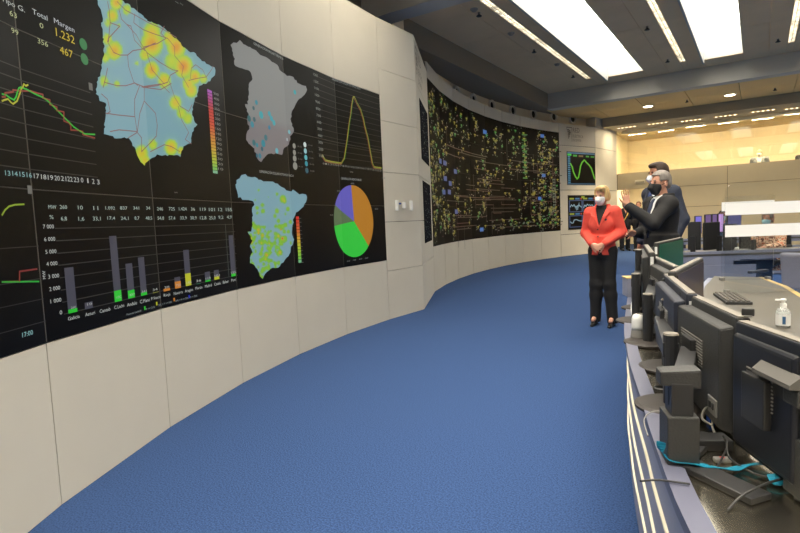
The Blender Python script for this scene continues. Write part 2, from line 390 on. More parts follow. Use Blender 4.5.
# gallery --------------------------------------------------------------
ZP0, ZP1, ZFA = 2.2, 2.81, 4.36
gw = MB().bb((-3.35, YG+.03, 0), (9.95, YG+.15, ZP1-.02)).bb((-4.5, YG+.03, ZP0+.02), (-3.35, YG+.15, ZP1-.02)).build('wall_gallery', M_JOINT); tag(gw, 'panelled beige gallery wall with parapet', 'wall', kind='structure')
xs = [-4.42, -2.95, -.9, 1.15, 3.2, 5.3, 7.4, 9.9]
for i in range(7):
    MB().bb((xs[i]+.006, YG-.01, ZP0+.006), (xs[i+1]-.006, YG+.03, ZP1)).build('panel', M_PARA, gw)
    x0 = xs[i] if i else -3.35
    for (a, b) in ((0, .74), (.74, 1.47), (1.47, ZP0)): MB().bb((x0+.006, YG-.01, a+.006), (xs[i+1]-.006, YG+.03, b-.006)).build('panel', M_PARA, gw)
fa = MB().bb((-4.6, YF, ZFA), (9.95, YF+.12, BZ+.05)).bb((-4.6, YF+.12, ZFA), (9.95, 25, ZFA+.06)).build('trim_5', mat('fascia', (170, 158, 134), .8)); tag(fa, 'gallery fascia with warm soffit', 'fascia', kind='structure')
gb = MB().bb((-4.7, 25, 0), (9.95, 25.15, ZFA+.1)).build('wall_gallery_back', M_GALW); tag(gb, 'bright cream back wall of the gallery', 'wall', kind='structure')
for i in range(7): MB().bb((-4.6+2.05*i, 24.975, 3.32), (-4.6+2.05*i+2.04, 25, ZFA)).build('panel', M_GALW, gb); MB().bb((-4.6+2.05*i, 24.975, 0), (-4.6+2.05*i+2.04, 25, 3.312)).build('panel', M_GALW, gb)
gs = MB().bb((-4.85, YG, 0), (-4.7, 25.15, ZFA+.1)).build('wall_gallery_side', M_GALW); tag(gs, 'side wall of the gallery and passage', 'wall', kind='structure')
gf = MB().bb((-3.3, YG+.15, 1.38), (9.95, 25, 1.5)).build('floor_gallery', M_PARA); tag(gf, 'raised gallery floor', 'floor', kind='structure')
MB().bb((-3.35, YG+.15, 0), (-3.3, 25, 1.5)).build('side', M_GALW, gf)
mx = [-4.42, ony(680, 130, YG).x, ony(712.5, 130, YG).x, ony(731.75, 130, YG).x, ony(755, 130, YG).x, 1.15, 3.2, 5.3, 7.4, 9.9]
gg = empty('gallery_glazing', (0, YG+.08, ZP1-.02)); tag(gg, 'frameless glass screen along the gallery parapet', 'glazing')
for i in range(len(mx)-1): MB().bb((mx[i]+.006, -.006, 0), (mx[i+1]-.006, .006, ZFA-ZP1+.02)).build('pane', M_GLASS, gg)
for i in range(6):
    p = [(626.5, 127), (657.5, 123), (691, 120), (725.5, 115.5), (763, 110.5), (797, 107.5)][i]
    q = onz(p[0], p[1], ZFA); e = empty('soffit_light', (q.x, q.y, ZFA))
    MB().bb((-.34, -.06, -.012), (.34, .06, 0)).build('plate', M_WARMCEIL, e)
    for j in range(5): MB().lathe([(.026, -.02), (.034, -.012)], c=(-.26+.13*j, 0, 0), n=14).build('lamp', mat('soffit_lamp', (255, 245, 220), .5, emit=(255, 232, 188), es=5), e)
    al = spot((0, 0, -.04), 20, (1, .84, .58), .1, (0, 0, 0), sy=.1); al.data.size = .6; al.parent = e
    tag(e, 'row of five small lamps in the gallery soffit, '+['first from the left', 'second from the left', 'third from the left', 'third from the right', 'second from the right', 'first from the right'][i], 'light', 'soffit lights')
ws = empty('wall_washer', (2.6, YG+.22, ZFA)); MB().bb((-6.9, -.05, -.1), (7.3, -.03, 0)).bb((-6.9, -.03, -.012), (7.3, .12, 0)).build('housing', M_WHITE, ws)
MB().bb((-6.85, .0, -.03), (7.25, .06, -.012)).build('lamp', mat('washer_lamp', (255, 240, 210), .5, emit=(255, 228, 176), es=190), ws); tag(ws, 'linear warm wall washer under the gallery ceiling', 'light')
pl = empty('passage_light', (-3.9, 23.2, 2.4)); MB().lathe([(.2, -.06), (.22, -.05), (.22, 0)], n=24).build('diffuser', mat('passage_lamp', (255, 240, 210), .5, emit=(255, 236, 200), es=45), pl); tag(pl, 'round warm lamp in the passage under the gallery', 'light')
MB().bb((-4.7, YG+.15, 2.4), (-3.3, 25, 2.45)).build('soffit', M_GALW, gb)
sg = empty('wall_sign', ony(640, 181.5, YG-.01)); MB().bb((-.17, -.03, -.06), (.17, 0, .06)).build('plate', mat('sign_plate', (205, 196, 170), .5), sg, bevel=.006); MB().bb((-.15, -.034, -.05), (.15, -.03, .0)).build('panel', mat('sign_dark', (150, 140, 116), .5), sg); tag(sg, 'small beige sign plate on the gallery parapet', 'sign')
# rest of the room, out of view
o = MB().bb((9.95, -6, 0), (10.1, 27, ZC+1.2)).build('wall_right', M_CLAD); tag(o, 'plain wall on the right', 'wall', kind='structure')
o = MB().bb((-9, -6.1, 0), (10, -5.95, ZC+1.2)).build('wall_back', M_CLAD); tag(o, 'plain wall behind the camera', 'wall', kind='structure')
o = MB().bb((-9.1, -6, 0), (-8.9, 27, ZC+1.2)).build('wall_outer', M_DARKSOF); tag(o, 'outer wall behind the screen walls', 'wall', kind='structure')
o = MB().bb((-9, 25.15, 0), (10, 25.3, ZC+1.2)).build('wall_end', M_DARKSOF); tag(o, 'end wall behind the gallery', 'wall', kind='structure')

# ------------------------------------------------------------------ what the screens show (flat print on the displays)
SCR = 0.60
M_GFX = screen_mat('display_picture', SCR)
def gfx(FA, name, shapes, parent, off=0.005, grid=None, colfn=None, kind=None, cut=True):
    """shapes: list of (polygon in (u,z), colour). One flat mesh laid on the faceted displays."""
    bm = bmesh.new(); lay = bm.verts.layers.float_color.new('Col')
    for poly, c in shapes:
        vs = []
        for (u, z) in poly:
            v = bm.verts.new((u, z, 0)); v[lay] = lin(c) if c is not None else (0, 0, 0, 1); vs.append(v)
        try: bm.faces.new(vs)
        except ValueError: pass
    bm.normal_update()
    bmesh.ops.triangulate(bm, faces=[f for f in bm.faces if len(f.verts) > 4])
    us = [v.co.x for v in bm.verts]; zs_ = [v.co.y for v in bm.verts]
    def cutx(x): bmesh.ops.bisect_plane(bm, geom=list(bm.verts)+list(bm.edges)+list(bm.faces), plane_co=(x, 0, 0), plane_no=(1, 0, 0))
    def cuty(y): bmesh.ops.bisect_plane(bm, geom=list(bm.verts)+list(bm.edges)+list(bm.faces), plane_co=(0, y, 0), plane_no=(0, 1, 0))
    if cut:
        for k in range(int(math.floor(min(us)))+1, int(math.ceil(max(us)))): cutx(k)
    if grid:
        gu, gz = grid
        for i in range(1, gu): cutx(min(us)+(max(us)-min(us))*i/gu)
        for i in range(1, gz): cuty(min(zs_)+(max(zs_)-min(zs_))*i/gz)
    if colfn:
        for v in bm.verts: v[lay] = lin(colfn(v.co.x, v.co.y))
    # facet of each face decides the plane
    me = bpy.data.meshes.new(name)
    P = {}
    for f in bm.faces:
        k = min(max(int(math.floor(f.calc_center_median().x)), 0), FA.n-1); a, b, t, nn = FA.frame(k)
        for v in f.verts:
            p = a+(b-a)*(v.co.x-k)+nn*off; P[v] = (p.x, p.y, v.co.y)
    for v in bm.verts: v.co = P.get(v, v.co)
    bm.to_mesh(me); bm.free(); me.materials.append(M_GFX); o = link(name, me, parent)
    if kind: o['kind'] = kind
    return o
def pxp(FA, pts, ox=0, oy=0, sc=1.0): return [FA.px(ox+x/sc, oy+y/sc) for x, y in pts]
def stroke(FA, uz, w, wu=None):
    """polyline in (u,z) -> quads of width w metres"""
    W = (FA.P[1]-FA.P[2]).length if FA.n > 2 else (FA.P[0]-FA.P[1]).length; out = []
    for (a, b) in zip(uz[:-1], uz[1:]):
        d = Vector(((b[0]-a[0])*W, b[1]-a[1]))
        if d.length < 1e-6: continue
        n_ = Vector((-d.y, d.x)).normalized()*w/2; e = d.normalized()*w*.3
        q = lambda p, s1, s2: (p[0]+(n_.x*s1+e.x*s2)/W, p[1]+n_.y*s1+e.y*s2)
        out.append([q(a, 1, -1), q(b, 1, 1), q(b, -1, 1), q(a, -1, -1)])
    return out
def disc(FA, u, z, r, n=20):
    W = (FA.P[1]-FA.P[2]).length; return [(u+r/W*math.cos(2*math.pi*i/n), z+r*math.sin(2*math.pi*i/n)) for i in range(n)]
# text: font outlines turned to flat polygons
_tx = {}
def text_tris(s):
    if s not in _tx:
        c = bpy.data.curves.new('t', 'FONT'); c.body = s; c.resolution_u = 2
        o = bpy.data.objects.new('t', c); COL.objects.link(o); bpy.context.view_layer.update()
        me = bpy.data.meshes.new_from_object(o.evaluated_get(bpy.context.evaluated_depsgraph_get()))
        V = [(v.co.x, v.co.y) for v in me.vertices]; Fc = [tuple(p.vertices) for p in me.polygons]
        bpy.data.objects.remove(o); bpy.data.curves.remove(c); bpy.data.meshes.remove(me)
        x0 = min(v[0] for v in V); x1 = max(v[0] for v in V); V = [(a-x0, b) for a, b in V]
        _tx[s] = (V, Fc, x1-x0)
    return _tx[s]
def text_shapes(FA, s, cx, cy, hpx, col, sq=0.85, width=None, rightu=-1, rot=0):
    """text centred on pixel (cx, cy); capital height in pixels"""
    u, z = FA.px(cx, cy); h = FA.px(cx, cy-hpx/2)[1]-FA.px(cx, cy+hpx/2)[1]
    V, Fc, w_ = text_tris(s); sc = h/0.72; W = (FA.P[1]-FA.P[2]).length
    sx = sc*sq if width is None else abs(FA.px(cx-width/2, cy)[0]-FA.px(cx+width/2, cy)[0])*W/w_
    out = []
    for f in Fc:
        q = []
        for i in f:
            a, b = (V[i][0]-w_/2)*sx, V[i][1]*sc-h/2
            if rot: a, b = -b, a
            q.append((u+rightu*a/W, z+b))
        out.append((q, col))
    return out

# ---- near video wall
vw = empty('video_wall', NEAR.surf(4, ZS0)); vw.location = (0, 0, 0)
tag(vw, 'large curved video wall with maps, bar chart and pie chart', 'video wall')
for k in range(1, NEAR.n):
    for r in range(3): panel(NEAR, k, k+1, ZS0+ROWH*r, ZS0+ROWH*(r+1), 'display_panel', M_BLACK, vw, off=0.002, th=.04, gap=.0032)
seam = MB()
M_SEAM = mat('display_seam', (74, 72, 66), .5)
for k in range(2, NEAR.n):
    for r in range(1):
        a = NEAR.surf(k-.004, 0, .0032); b = NEAR.surf(k+.004, 0, .0032)
        seam.add([(a.x, a.y, ZS0), (b.x, b.y, ZS0), (b.x, b.y, ZS3), (a.x, a.y, ZS3)], [(0, 1, 2, 3)])
for k in range(1, NEAR.n):
    for r in (1, 2):
        a = NEAR.surf(k, 0, .0032); b = NEAR.surf(k+1-1e-6, 0, .0032); z = ZS0+ROWH*r
        seam.add([(a.x, a.y, z-.002), (b.x, b.y, z-.002), (b.x, b.y, z+.002), (a.x, a.y, z+.002)], [(0, 1, 2, 3)])
seam.build('seam', M_SEAM, vw)
def lerp3(c0, c1, t): return tuple(a+(b-a)*t for a, b in zip(c0, c1))
def ramp(t, st):
    for (a, ca), (b, cb) in zip(st[:-1], st[1:]):
        if t <= b: return lerp3(ca, cb, max(0, (t-a)/(b-a)))
    return st[-1][1]
def project_back(FA, u, z):
    p = FA.surf(u, z); q = np.array((p.x, p.y, p.z-CAMH)); v = q[0]*XC+q[1]*YC+q[2]*UPC
    return 400+FPX*v[0]/v[2], 266.5+FPX*v[1]/v[2]
def rough_edge(pts, amp=.6, n=3, seed=1):
    rg = random.Random(seed); out = []
    for i, p in enumerate(pts):
        q = pts[(i+1) % len(pts)]; L = math.hypot(q[0]-p[0], q[1]-p[1]); m_ = max(1, int(L/2.2))
        for j in range(m_):
            t = j/m_; out.append((p[0]+(q[0]-p[0])*t+(rg.uniform(-amp, amp) if j else 0), p[1]+(q[1]-p[1])*t+(rg.uniform(-amp, amp) if j else 0)))
    return out
MAP1 = [(97,1.4),(98.4,7),(100.8,13),(102.2,19),(100.5,26),(102,33),(103,44),(103.6,54),(101.4,63),(99.6,73.5),(96,82),(95,94),(97.9,95.8),(98.8,101),(105,103),(105,115),(103,134),(109.3,135.6),(116,138.6),(127.6,137.8),(133.8,147),(136.4,155),(140,162),(144,165.8),(147,161.4),(151.3,158),(156.5,154.4),(167,156),(175.8,155),(180,157),(182.8,146.5),(190.6,143),(191.5,132.5),(196.8,124.6),(193.3,120),(191.5,111.5),(193.3,102.8),(197.6,91.4),(198.5,86),(205.5,84),(212.5,77),(214.8,71.8),(214,67.4),(210.8,66.5),(200,59.5),(195,53.4),(189.8,52.5),(181,45.5),(175.7,38.5),(167,31.5),(158,24.5),(149.5,22),(136.4,11.4),(123,1.4),(113,-7),(103,-17),(96,-12)]
B1 = [(145,15,25,.9),(205,55,24,.55),(125,90,24,.8),(100,130,22,.5),(160,145,14,.4),(95,225,22,.7),(135,290,32,.9),(85,330,20,.6),(350,190,38,.8),(350,250,44,.95),(310,312,24,.7),(455,220,30,.8),(490,270,36,1.0),(530,380,36,1.05),(465,350,40,.55),(560,480,26,.8),(350,400,28,.95),(420,460,28,.8),(595,440,24,.9),(645,450,20,.6),(265,360,13,.45),(75,465,24,.55),(150,480,18,.5)]
B1 = [(90+x/5.714, y/5.714, r/5.714, a) for x, y, r, a in B1]+[(90+x/5.714, 80+y/5.714, r/5.714, a) for x, y, r, a in [(575,60,26,.8),(485,130,26,.8),(520,190,24,.6),(555,220,26,.55),(290,420,30,.75),(310,460,22,.75),(355,370,24,.55),(460,385,28,.85),(515,405,14,.75)]]
ST1 = [(0, (126,172,184)), (.30, (132,180,176)), (.36, (158,208,70)), (.55, (196,212,38)), (.78, (222,190,34)), (1.1, (224,132,30))]
def col1(u, z):
    x, y = project_back(NEAR, u, z); v = 0
    for bx, by, r, a in B1: v = max(v, a*math.exp(-((x-bx)/r)**2*.5-((y-by)/r)**2*.33))
    base = ramp(v, ST1); k = int(u)
    return lerp3(base, (255, 255, 255), -.05 if k in (6, 4) else .03) if v < .2 else base
gfx(NEAR, 'map', [(pxp(NEAR, rough_edge(MAP1, .9)), None)], vw, grid=(70, 80), colfn=col1)
NET = [[(95,10),(105,60),(110,130),(165,150),(100,220),(95,240),(130,300),(165,315),(210,315),(215,380),(245,470),(270,490)],[(150,10),(200,60),(260,90),(330,130),(400,160),(490,215)],[(110,130),(105,180),(100,240)],[(160,50),(175,110),(205,140),(260,200),(300,270),(320,300),(350,400),(420,480)],[(205,140),(230,150),(250,230),(310,290)],[(250,80),(245,130),(300,170),(350,190),(440,220),(480,270),(480,320),(530,380),(520,430),(560,500)],[(300,270),(380,250),(430,220)],[(210,315),(240,290),(300,280),(370,245)],[(320,300),(400,360),(470,400),(500,405),(455,430),(440,470),(380,490),(300,500)],[(560,460),(600,450),(660,440),(690,400),(700,380)],[(570,450),(575,390),(600,370),(640,400),(665,450)],[(430,220),(400,190),(420,150)],[(75,470),(150,490),(200,490),(250,475),(300,495),(400,480),(450,530)],[(95,390),(85,440),(70,500)]]
NET2 = [[(280,30),(250,110),(250,200),(265,300),(290,330),(290,410),(340,360),(375,320),(380,260),(370,190),(305,120),(305,40)],[(305,120),(280,190),(265,300),(215,330)],[(85,190),(150,200),(250,210)],[(110,295),(160,285),(265,295)],[(60,80),(95,110),(110,180),(90,195)],[(340,410),(420,370),(460,380),(510,410)],[(450,10),(480,100),(510,150),(560,180),(580,140)],[(500,150),(520,230),(560,300),(540,340),(575,365)],[(290,40),(400,55),(460,20)]]
st = []
for l in NET: st += [(q, (140, 92, 92)) for q in stroke(NEAR, pxp(NEAR, l, 90, 0, 5.714), .006)]
for l in NET2: st += [(q, (140, 92, 92)) for q in stroke(NEAR, pxp(NEAR, l, 90, 80, 5.714), .006)]
gfx(NEAR, 'grid_network', st, vw, off=.006)
# colour scales
def scale_bar(name, pA, pB, wpx, cols, n):
    (u0, z0), (u1, z1) = NEAR.px(*pA), NEAR.px(*pB); du = abs(NEAR.px(pA[0]+wpx, pA[1])[0]-u0); sh = []
    for i in range(n):
        za, zb = z0+(z1-z0)*i/n, z0+(z1-z0)*(i+.86)/n; c = ramp((i+.5)/n, cols); u_ = (u0+u1)/2
        sh.append(([(u_, za), (u_-du, za), (u_-du, zb), (u_, zb)], c))
    return gfx(NEAR, name, sh, vw)
CB = [(0, (170,90,200)), (.12, (180,60,130)), (.25, (200,50,40)), (.4, (214,70,36)), (.55, (214,130,40)), (.7, (214,170,50)), (.85, (180,200,50)), (.95, (120,200,90)), (1, (140,190,210))]
scale_bar('colour_scale', (206.6, 89), (212.6, 173.5), 4.6, CB, 26)
CB3 = [(0, (214,40,36)), (.3, (220,100,36)), (.5, (224,180,40)), (.7, (180,210,40)), (.92, (110,200,70)), (1, (130,190,200))]
scale_bar('colour_scale', (295.4, 216.5), (298.3, 263.3), 3, CB3, 14)
T = []
WH = (200, 205, 200)
for i, s in enumerate(['500', '400', '300', '250', '225', '200', '180', '160', '140', '120', '90', '70', '50', '30', '20', '10']):
    t = i/15; T += text_shapes(NEAR, s, 215.2+4.6*t, 94+75*t, 2.6, (150, 152, 150), width=5)
for i in range(12): t = i/11; T += text_shapes(NEAR, '-', 299.5+2.6*t, 218+44*t, 2.0, (150, 150, 148), width=2)
MAP2 = [(230,45),(233,42.5),(236.3,43),(239.5,40),(243,44.4),(253.3,49.4),(261.4,55.7),(267,58),(271.5,62),(277,65),(280.3,71),(286.6,76),(293,77),(297,83),(305.4,86),(306.7,90),(304,95),(298.5,99),(295.4,104),(291.6,111),(290,119),(293.5,131),(289.7,136.4),(288.4,144.6),(284,147.7),(281.5,155),(277.8,154),(267.7,154),(262.7,159),(260.8,162),(255.8,156.5),(253.9,148.4),(247,141.5),(245.7,136.4),(248.9,129),(246.4,119),(248.2,114),(244.5,104),(247.6,104.4),(247.6,96.6),(248.2,85),(252,79),(250,72),(244.5,69.5),(238.8,67.7),(233.8,64.5),(234.4,59),(232.5,52.6)]
def col2(u, z): return (136, 138, 136) if z > ZS0+2*ROWH else (128, 122, 124)
gfx(NEAR, 'map', [(pxp(NEAR, rough_edge(MAP2, .9, seed=2)), None)], vw, grid=(12, 12), colfn=col2)
bub = [(245,20,13,(20,140,158)),(222,65,11,(20,88,98)),(283,120,20,(40,170,180)),(348,110,14,(40,165,178)),(365,148,15,(40,165,178)),(385,182,15,(50,170,180)),(187,148,17,(20,100,106)),(228,155,13,(20,92,102)),(212,195,17,(20,140,160)),(348,220,12,(28,130,164)),(507,255,11,(120,190,200)),(490,315,9,(170,180,186)),(320,300,16,(24,112,126)),(300,345,20,(20,140,158)),(225,340,16,(20,108,116)),(250,360,12,(30,140,158)),(290,390,12,(20,92,108)),(408,405,15,(96,180,196)),(250,443,11,(20,100,120)),(273,445,14,(24,124,146)),(552,-61,12,(30,170,178))]
for x, y, r, c in bub:
    X_, Y_ = 225+x/7.96, 100+y/7.96; u, z = NEAR.px(X_, Y_); rz_ = (z-NEAR.px(X_, Y_+r*1.5/7.96)[1])
    gfx(NEAR, 'bubble', [(disc(NEAR, u, z, rz_), c)], vw, off=.007)
for X_, Y_, r, c in [(293.75,146,2.2,(150,150,140)),(294,152.5,2.2,(150,150,140)),(294.3,158.5,2.6,(150,150,140)),(294.8,166,3.2,(150,150,140)),(304.5,144.7,2.2,(210,225,225)),(305,151,2.2,(150,205,215)),(305.5,157.5,2.2,(90,190,205)),(306,163.7,2.2,(30,150,170)),(306.5,170.5,2.4,(20,90,110))]:
    u, z = NEAR.px(X_, Y_); rz_ = z-NEAR.px(X_, Y_+r*1.2)[1]; gfx(NEAR, 'legend_dot', [(disc(NEAR, u, z, rz_), c)], vw)
    T += text_shapes(NEAR, '0-10', X_+5.2, Y_+.6, 1.4, (120, 122, 120), width=4)
MAP3 = [(236,180),(239,178.5),(241,175),(245,174.2),(247,176.5),(256.5,178),(263,181.5),(270,181.5),(277,183.5),(281,187),(286,190.5),(291,191.5),(292.5,189.5),(296,192),(299,194.5),(305.5,194.5),(306.5,199),(304,204),(301.5,208),(295.5,212.5),(293.5,218),(291.6,227.3),(291.6,234.6),(293.7,239.5),(290.4,246.8),(289,254),(284.3,260),(279.4,266.3),(270.2,268.8),(264.8,273.7),(262.3,279),(259.3,276),(256.8,268.8),(253.8,265),(249.5,263.3),(249.5,257.8),(252,252.3),(249.5,246.8),(252,240.7),(247,231.6),(250.7,231.6),(252,220),(251.5,209),(254,205),(252,201),(248,200),(242,200),(240,197),(237.5,198),(237,193),(235.5,188)]
rg = random.Random(5); B3 = []
for i in range(150):
    x, y = rg.uniform(247, 292), rg.uniform(224, 278)
    if x > 280 and y > 244: continue
    B3.append((x, y, rg.uniform(1.2, 2.6), rg.choice([.5, .55, .6, .62])))
for X_, Y_, r, a in [(258,190,1.4,.6),(276.5,194,1.5,.6),(282.5,199,3.2,.75),(284,201,2,.8),(262,205,2,.6),(256.5,208,2,.6),(262.5,211,2.4,.6),(276.5,211,2.4,.6),(274.5,216,2,.6),(287.5,209,2.2,.6),(278,221,2,.6),(285,214,1.4,.5),(268,197,.9,.45),(255,200,1.2,.5),(257,213,1.4,.6),(290,222,2,.6),(258,230,2.6,.85),(258,233,1.4,.95),(262,235.5,2.2,.85),(251,242,2,.9),(261,243,1.8,.8),(278,236,2,.85),(282,238.5,1.6,1.15),(280.5,229.5,1,1.1),(266,255,2.4,.88),(279.5,252.5,2.4,.85),(265,259,2,.8),(251,238,1.6,.85),(269,243.5,1,.9)]: B3.append((X_, Y_, r, a))
ST3 = [(0, (126,170,184)), (.3, (126,174,180)), (.38, (124,190,50)), (.62, (140,196,38)), (.8, (206,180,40)), (.95, (214,120,36)), (1.15, (190,50,30))]
def col3(u, z):
    x, y = project_back(NEAR, u, z); v = 0
    for bx, by, r, a in B3:
        if abs(x-bx) < 6 and abs(y-by) < 7: v = max(v, a*math.exp(-((x-bx)/r)**2*.8-((y-by)/r)**2*.5))
    return ramp(v, ST3)
gfx(NEAR, 'map', [(pxp(NEAR, rough_edge(MAP3, .8, seed=3)), None)], vw, grid=(75, 90), colfn=col3)
# pie chart
pc = NEAR.px(353.75, 221); W1 = (NEAR.P[1]-NEAR.P[2]).length
def pang(x, y):
    u, z = NEAR.px(200+x/4, 133+y/4); return math.atan2(z-pc[1], -(u-pc[0])*W1)
pr = (NEAR.px(353.75, 185.3)[1]-NEAR.px(353.75, 257.3)[1])/2; pcz = (NEAR.px(353.75, 185.3)[1]+NEAR.px(353.75, 257.3)[1])/2; pc = (pc[0], pcz)
a_or, a_gr, a_gy, a_bl = math.pi/2+.06, pang(675, 455), pang(537, 372), pang(541, 290)
def sl(a0, a1, c, nm='pie_slice'):
    while a1 > a0: a1 -= 2*math.pi
    n = max(3, int((a0-a1)/.12)); p = [pc]+[(pc[0]-pr/W1*math.cos(a0+(a1-a0)*i/n), pc[1]+pr*math.sin(a0+(a1-a0)*i/n)) for i in range(n+1)]
    gfx(NEAR, nm, [(p, c)], vw)
sl(a_or, a_gr, (188, 124, 18)); sl(a_gr, a_gy, (40, 208, 58)); sl(a_gy, a_bl, (88, 112, 76)); sl(a_bl, a_or, (98, 92, 196))
# line chart upper right
CH = [(322,155),(325,160),(331,161.5),(341,163),(344,158),(347,138),(349,122),(350.4,114),(351.5,104),(352.8,97),(354,96.7),(357,103.3),(360.3,109),(363,118),(364.7,126.6),(367.7,138),(372,162.6),(374,166.8),(381,167.8)]
gl = []
for i in range(13):
    u, z = NEAR.px(317.5, 77+i*6.4); gl.append(([(u, z), (1.02, z), (1.02, z+.005), (u, z+.005)], (46, 45, 38))); T += text_shapes(NEAR, '%d' % (1300-100*i), 315+.5*i, 75+i*6.75, 2.6, (150, 156, 150), width=4.2)
gfx(NEAR, 'grid_lines', gl, vw, off=.0045)
for c, dx, dy, w_ in [((150, 70, 40), -.4, 1.2, .012), ((70, 150, 40), .3, .6, .012), ((170, 160, 40), 0, 0, .012)]:
    gfx(NEAR, 'chart_line', [(q, c) for q in stroke(NEAR, pxp(NEAR, [(x+dx, y+dy) for x, y in CH]), w_)], vw, off=.005)
for i in range(24): t = i/23; T += text_shapes(NEAR, str(i), 323+57*t, 163.5+7*t, 1.8, (140, 144, 140), width=1.7)
for s, x, y, h, wd in [('GENERACIÓN SOLAR TÉRMICA', 268.5, 51.5, 2.4, 29), ('GENERACIÓN SOLAR FOTOVOLTAICA', 276.5, 173.7, 2.4, 34), ('GENERACIÓN SOLAR FOTOVOLTAICA', 346, 84, 2.2, 28), ('GENERACIÓN RENOVABLES', 351, 179.2, 2.2, 20)]:
    T += text_shapes(NEAR, s, x, y, h, (165, 170, 168), width=wd)
for x, y in [(376, 209), (331, 215), (338, 191), (352, 183.5), (348, 261), (354, 260), (360, 259), (366, 258), (175, 192.5), (351, 172), (383, 178), (180.5, 4.2), (176, 2.5)]: T += text_shapes(NEAR, '00', x, y, 1.3, (150, 156, 156), width=3)
# bar chart
GRN, YEL, ORG = (14, 208, 30), (196, 200, 22), (214, 132, 24); BARC = (66, 66, 80)
def bar(xb0, xb1, yb, xt, yt, segs, vtext=None):
    u0, z0 = NEAR.px(xb0, yb); u1, _ = NEAR.px(xb1, yb); _, z1 = NEAR.px(xt, yt)
    if z1-z0 > .01: gfx(NEAR, 'bar', [([(u0, z0), (u1, z0), (u1, z1), (u0, z1)], BARC)], vw)
    for y, c in segs:
        z = NEAR.px((xb0+xb1)/2, y)[1]; gfx(NEAR, 'bar_segment', [([(u0, z0), (u1, z0), (u1, z), (u0, z)], c)], vw, off=.006)
    if vtext: T.extend(text_shapes(NEAR, vtext[0], vtext[1], vtext[2], 2.4, (190, 194, 190), width=5))
bar(67.5, 76.7, 313.7, 68, 267.5, [(308.8, GRN)], ('260', 72, 307.3)); bar(84.3, 92.3, 309.5, 88, 302, [], ('10', 88.3, 304))
bar(114, 121.2, 302.2, 111.5, 236, [(290.3, GRN)], ('1.092', 117.5, 297)); bar(127.5, 134.3, 298.8, 127.8, 263.5, [(290, GRN)], ('837', 131, 294.5)); bar(140.3, 146.4, 296, 139.8, 257.3, [(292.3, GRN)], ('341', 143, 291.3))
bar(152, 157.8, 293.2, 155, 292.2, [(292.2, YEL)], ('34', 154, 289.5)); bar(163, 169.5, 291.6, 166, 288.6, [(288.4, ORG)], ('246', 166, 287)); bar(174.5, 180.4, 288.8, 177, 277, [(281.3, ORG)], ('725', 177.4, 285)); bar(185.2, 190.8, 286.2, 185.2, 250, [(273.2, YEL)], ('1.424', 188, 282.3))
bar(195.8, 200.3, 284.4, 198, 283.6, [(283.4, (30, 120, 80))], ('36', 197.8, 280.6)); bar(204.8, 210, 282.1, 206.5, 271.8, [(280, GRN)], ('119', 207.3, 278.3)); bar(213.8, 218.8, 279.9, 216, 270, [(276.6, YEL)], ('101', 216.3, 275.5)); bar(230.8, 235.3, 276.8, 230, 235.3, [(273.6, GRN)], ('155', 232.7, 272.3))
gl = []; uR = NEAR.px(234, 224)[0]
for s, x, y, x0 in [('7 000', 47, 226.5, 54), ('6 000', 48.3, 239, 55), ('5 000', 49.5, 251.5, 56.3), ('4 000', 50.5, 263.5, 57.5), ('3 000', 52.3, 276, 59), ('2 000', 53.3, 288.3, 60), ('1 000', 54.5, 300.5, 61.3), ('0', 59.5, 312.3, 63)]:
    T += text_shapes(NEAR, s, x, y, 4.2, WH, width=11 if len(s) > 1 else 2.6)
    z = NEAR.px(x0, y+2.4)[1]; u = NEAR.px(x0, y)[0]; gl.append(([(u, z), (uR, z), (uR, z+.005), (u, z+.005)], (42, 42, 37)))
u = NEAR.px(225, 224)[0]; gl.append(([(u, NEAR.px(225, 224)[1]), (u+.006, NEAR.px(225, 224)[1]), (u+.006, NEAR.px(228, 277)[1]), (u, NEAR.px(228, 277)[1])], (84, 92, 84)))
gfx(NEAR, 'grid_lines', gl, vw, off=.0045)
T += text_shapes(NEAR, 'MW', 42.5, 275, 4, WH, rot=1)
for s, x, y in zip(['MW', '260', '10', '11', '1.092', '837', '341', '34', '246', '725', '1.424', '36', '119', '101', '12', '155'], [51, 62, 79, 94.5, 109, 122.5, 135, 147, 159, 170.8, 181.8, 192, 202, 211, 219.5, 228], [207, 207, 207.5, 208, 208, 208, 208, 208, 208.8, 208.8, 208.8, 209, 209.2, 209.5, 209.5, 209.5]):
    T += text_shapes(NEAR, s, x, y, 4.0 if x < 100 else 3.4, (175, 195, 185), width=(8 if s == 'MW' else 2.3*len(s.replace('.', ''))+.3)*(1 if x < 130 else .82))
for s, x, y in zip(['%', '6,8', '1,6', '33,1', '17,4', '24,1', '8,7', '48,5', '54,8', '57,4', '33,9', '30,9', '12,8', '25,0', '9,2', '4,9'], [50, 62.5, 80, 95.5, 110, 123.5, 135.8, 147.8, 159.8, 171, 182.5, 192.5, 202.3, 211.5, 220, 228.4], [217, 218.5, 218.7, 218.5, 218, 218.2, 218, 218, 218, 218, 217.8, 217.8, 217.7, 217.7, 217.2, 217]):
    T += text_shapes(NEAR, s, x, y, 4.0 if x < 100 else 3.4, (175, 195, 185), width=(1.9*len(s)+.2)*(1 if x < 130 else .82) if s != '%' else 4)
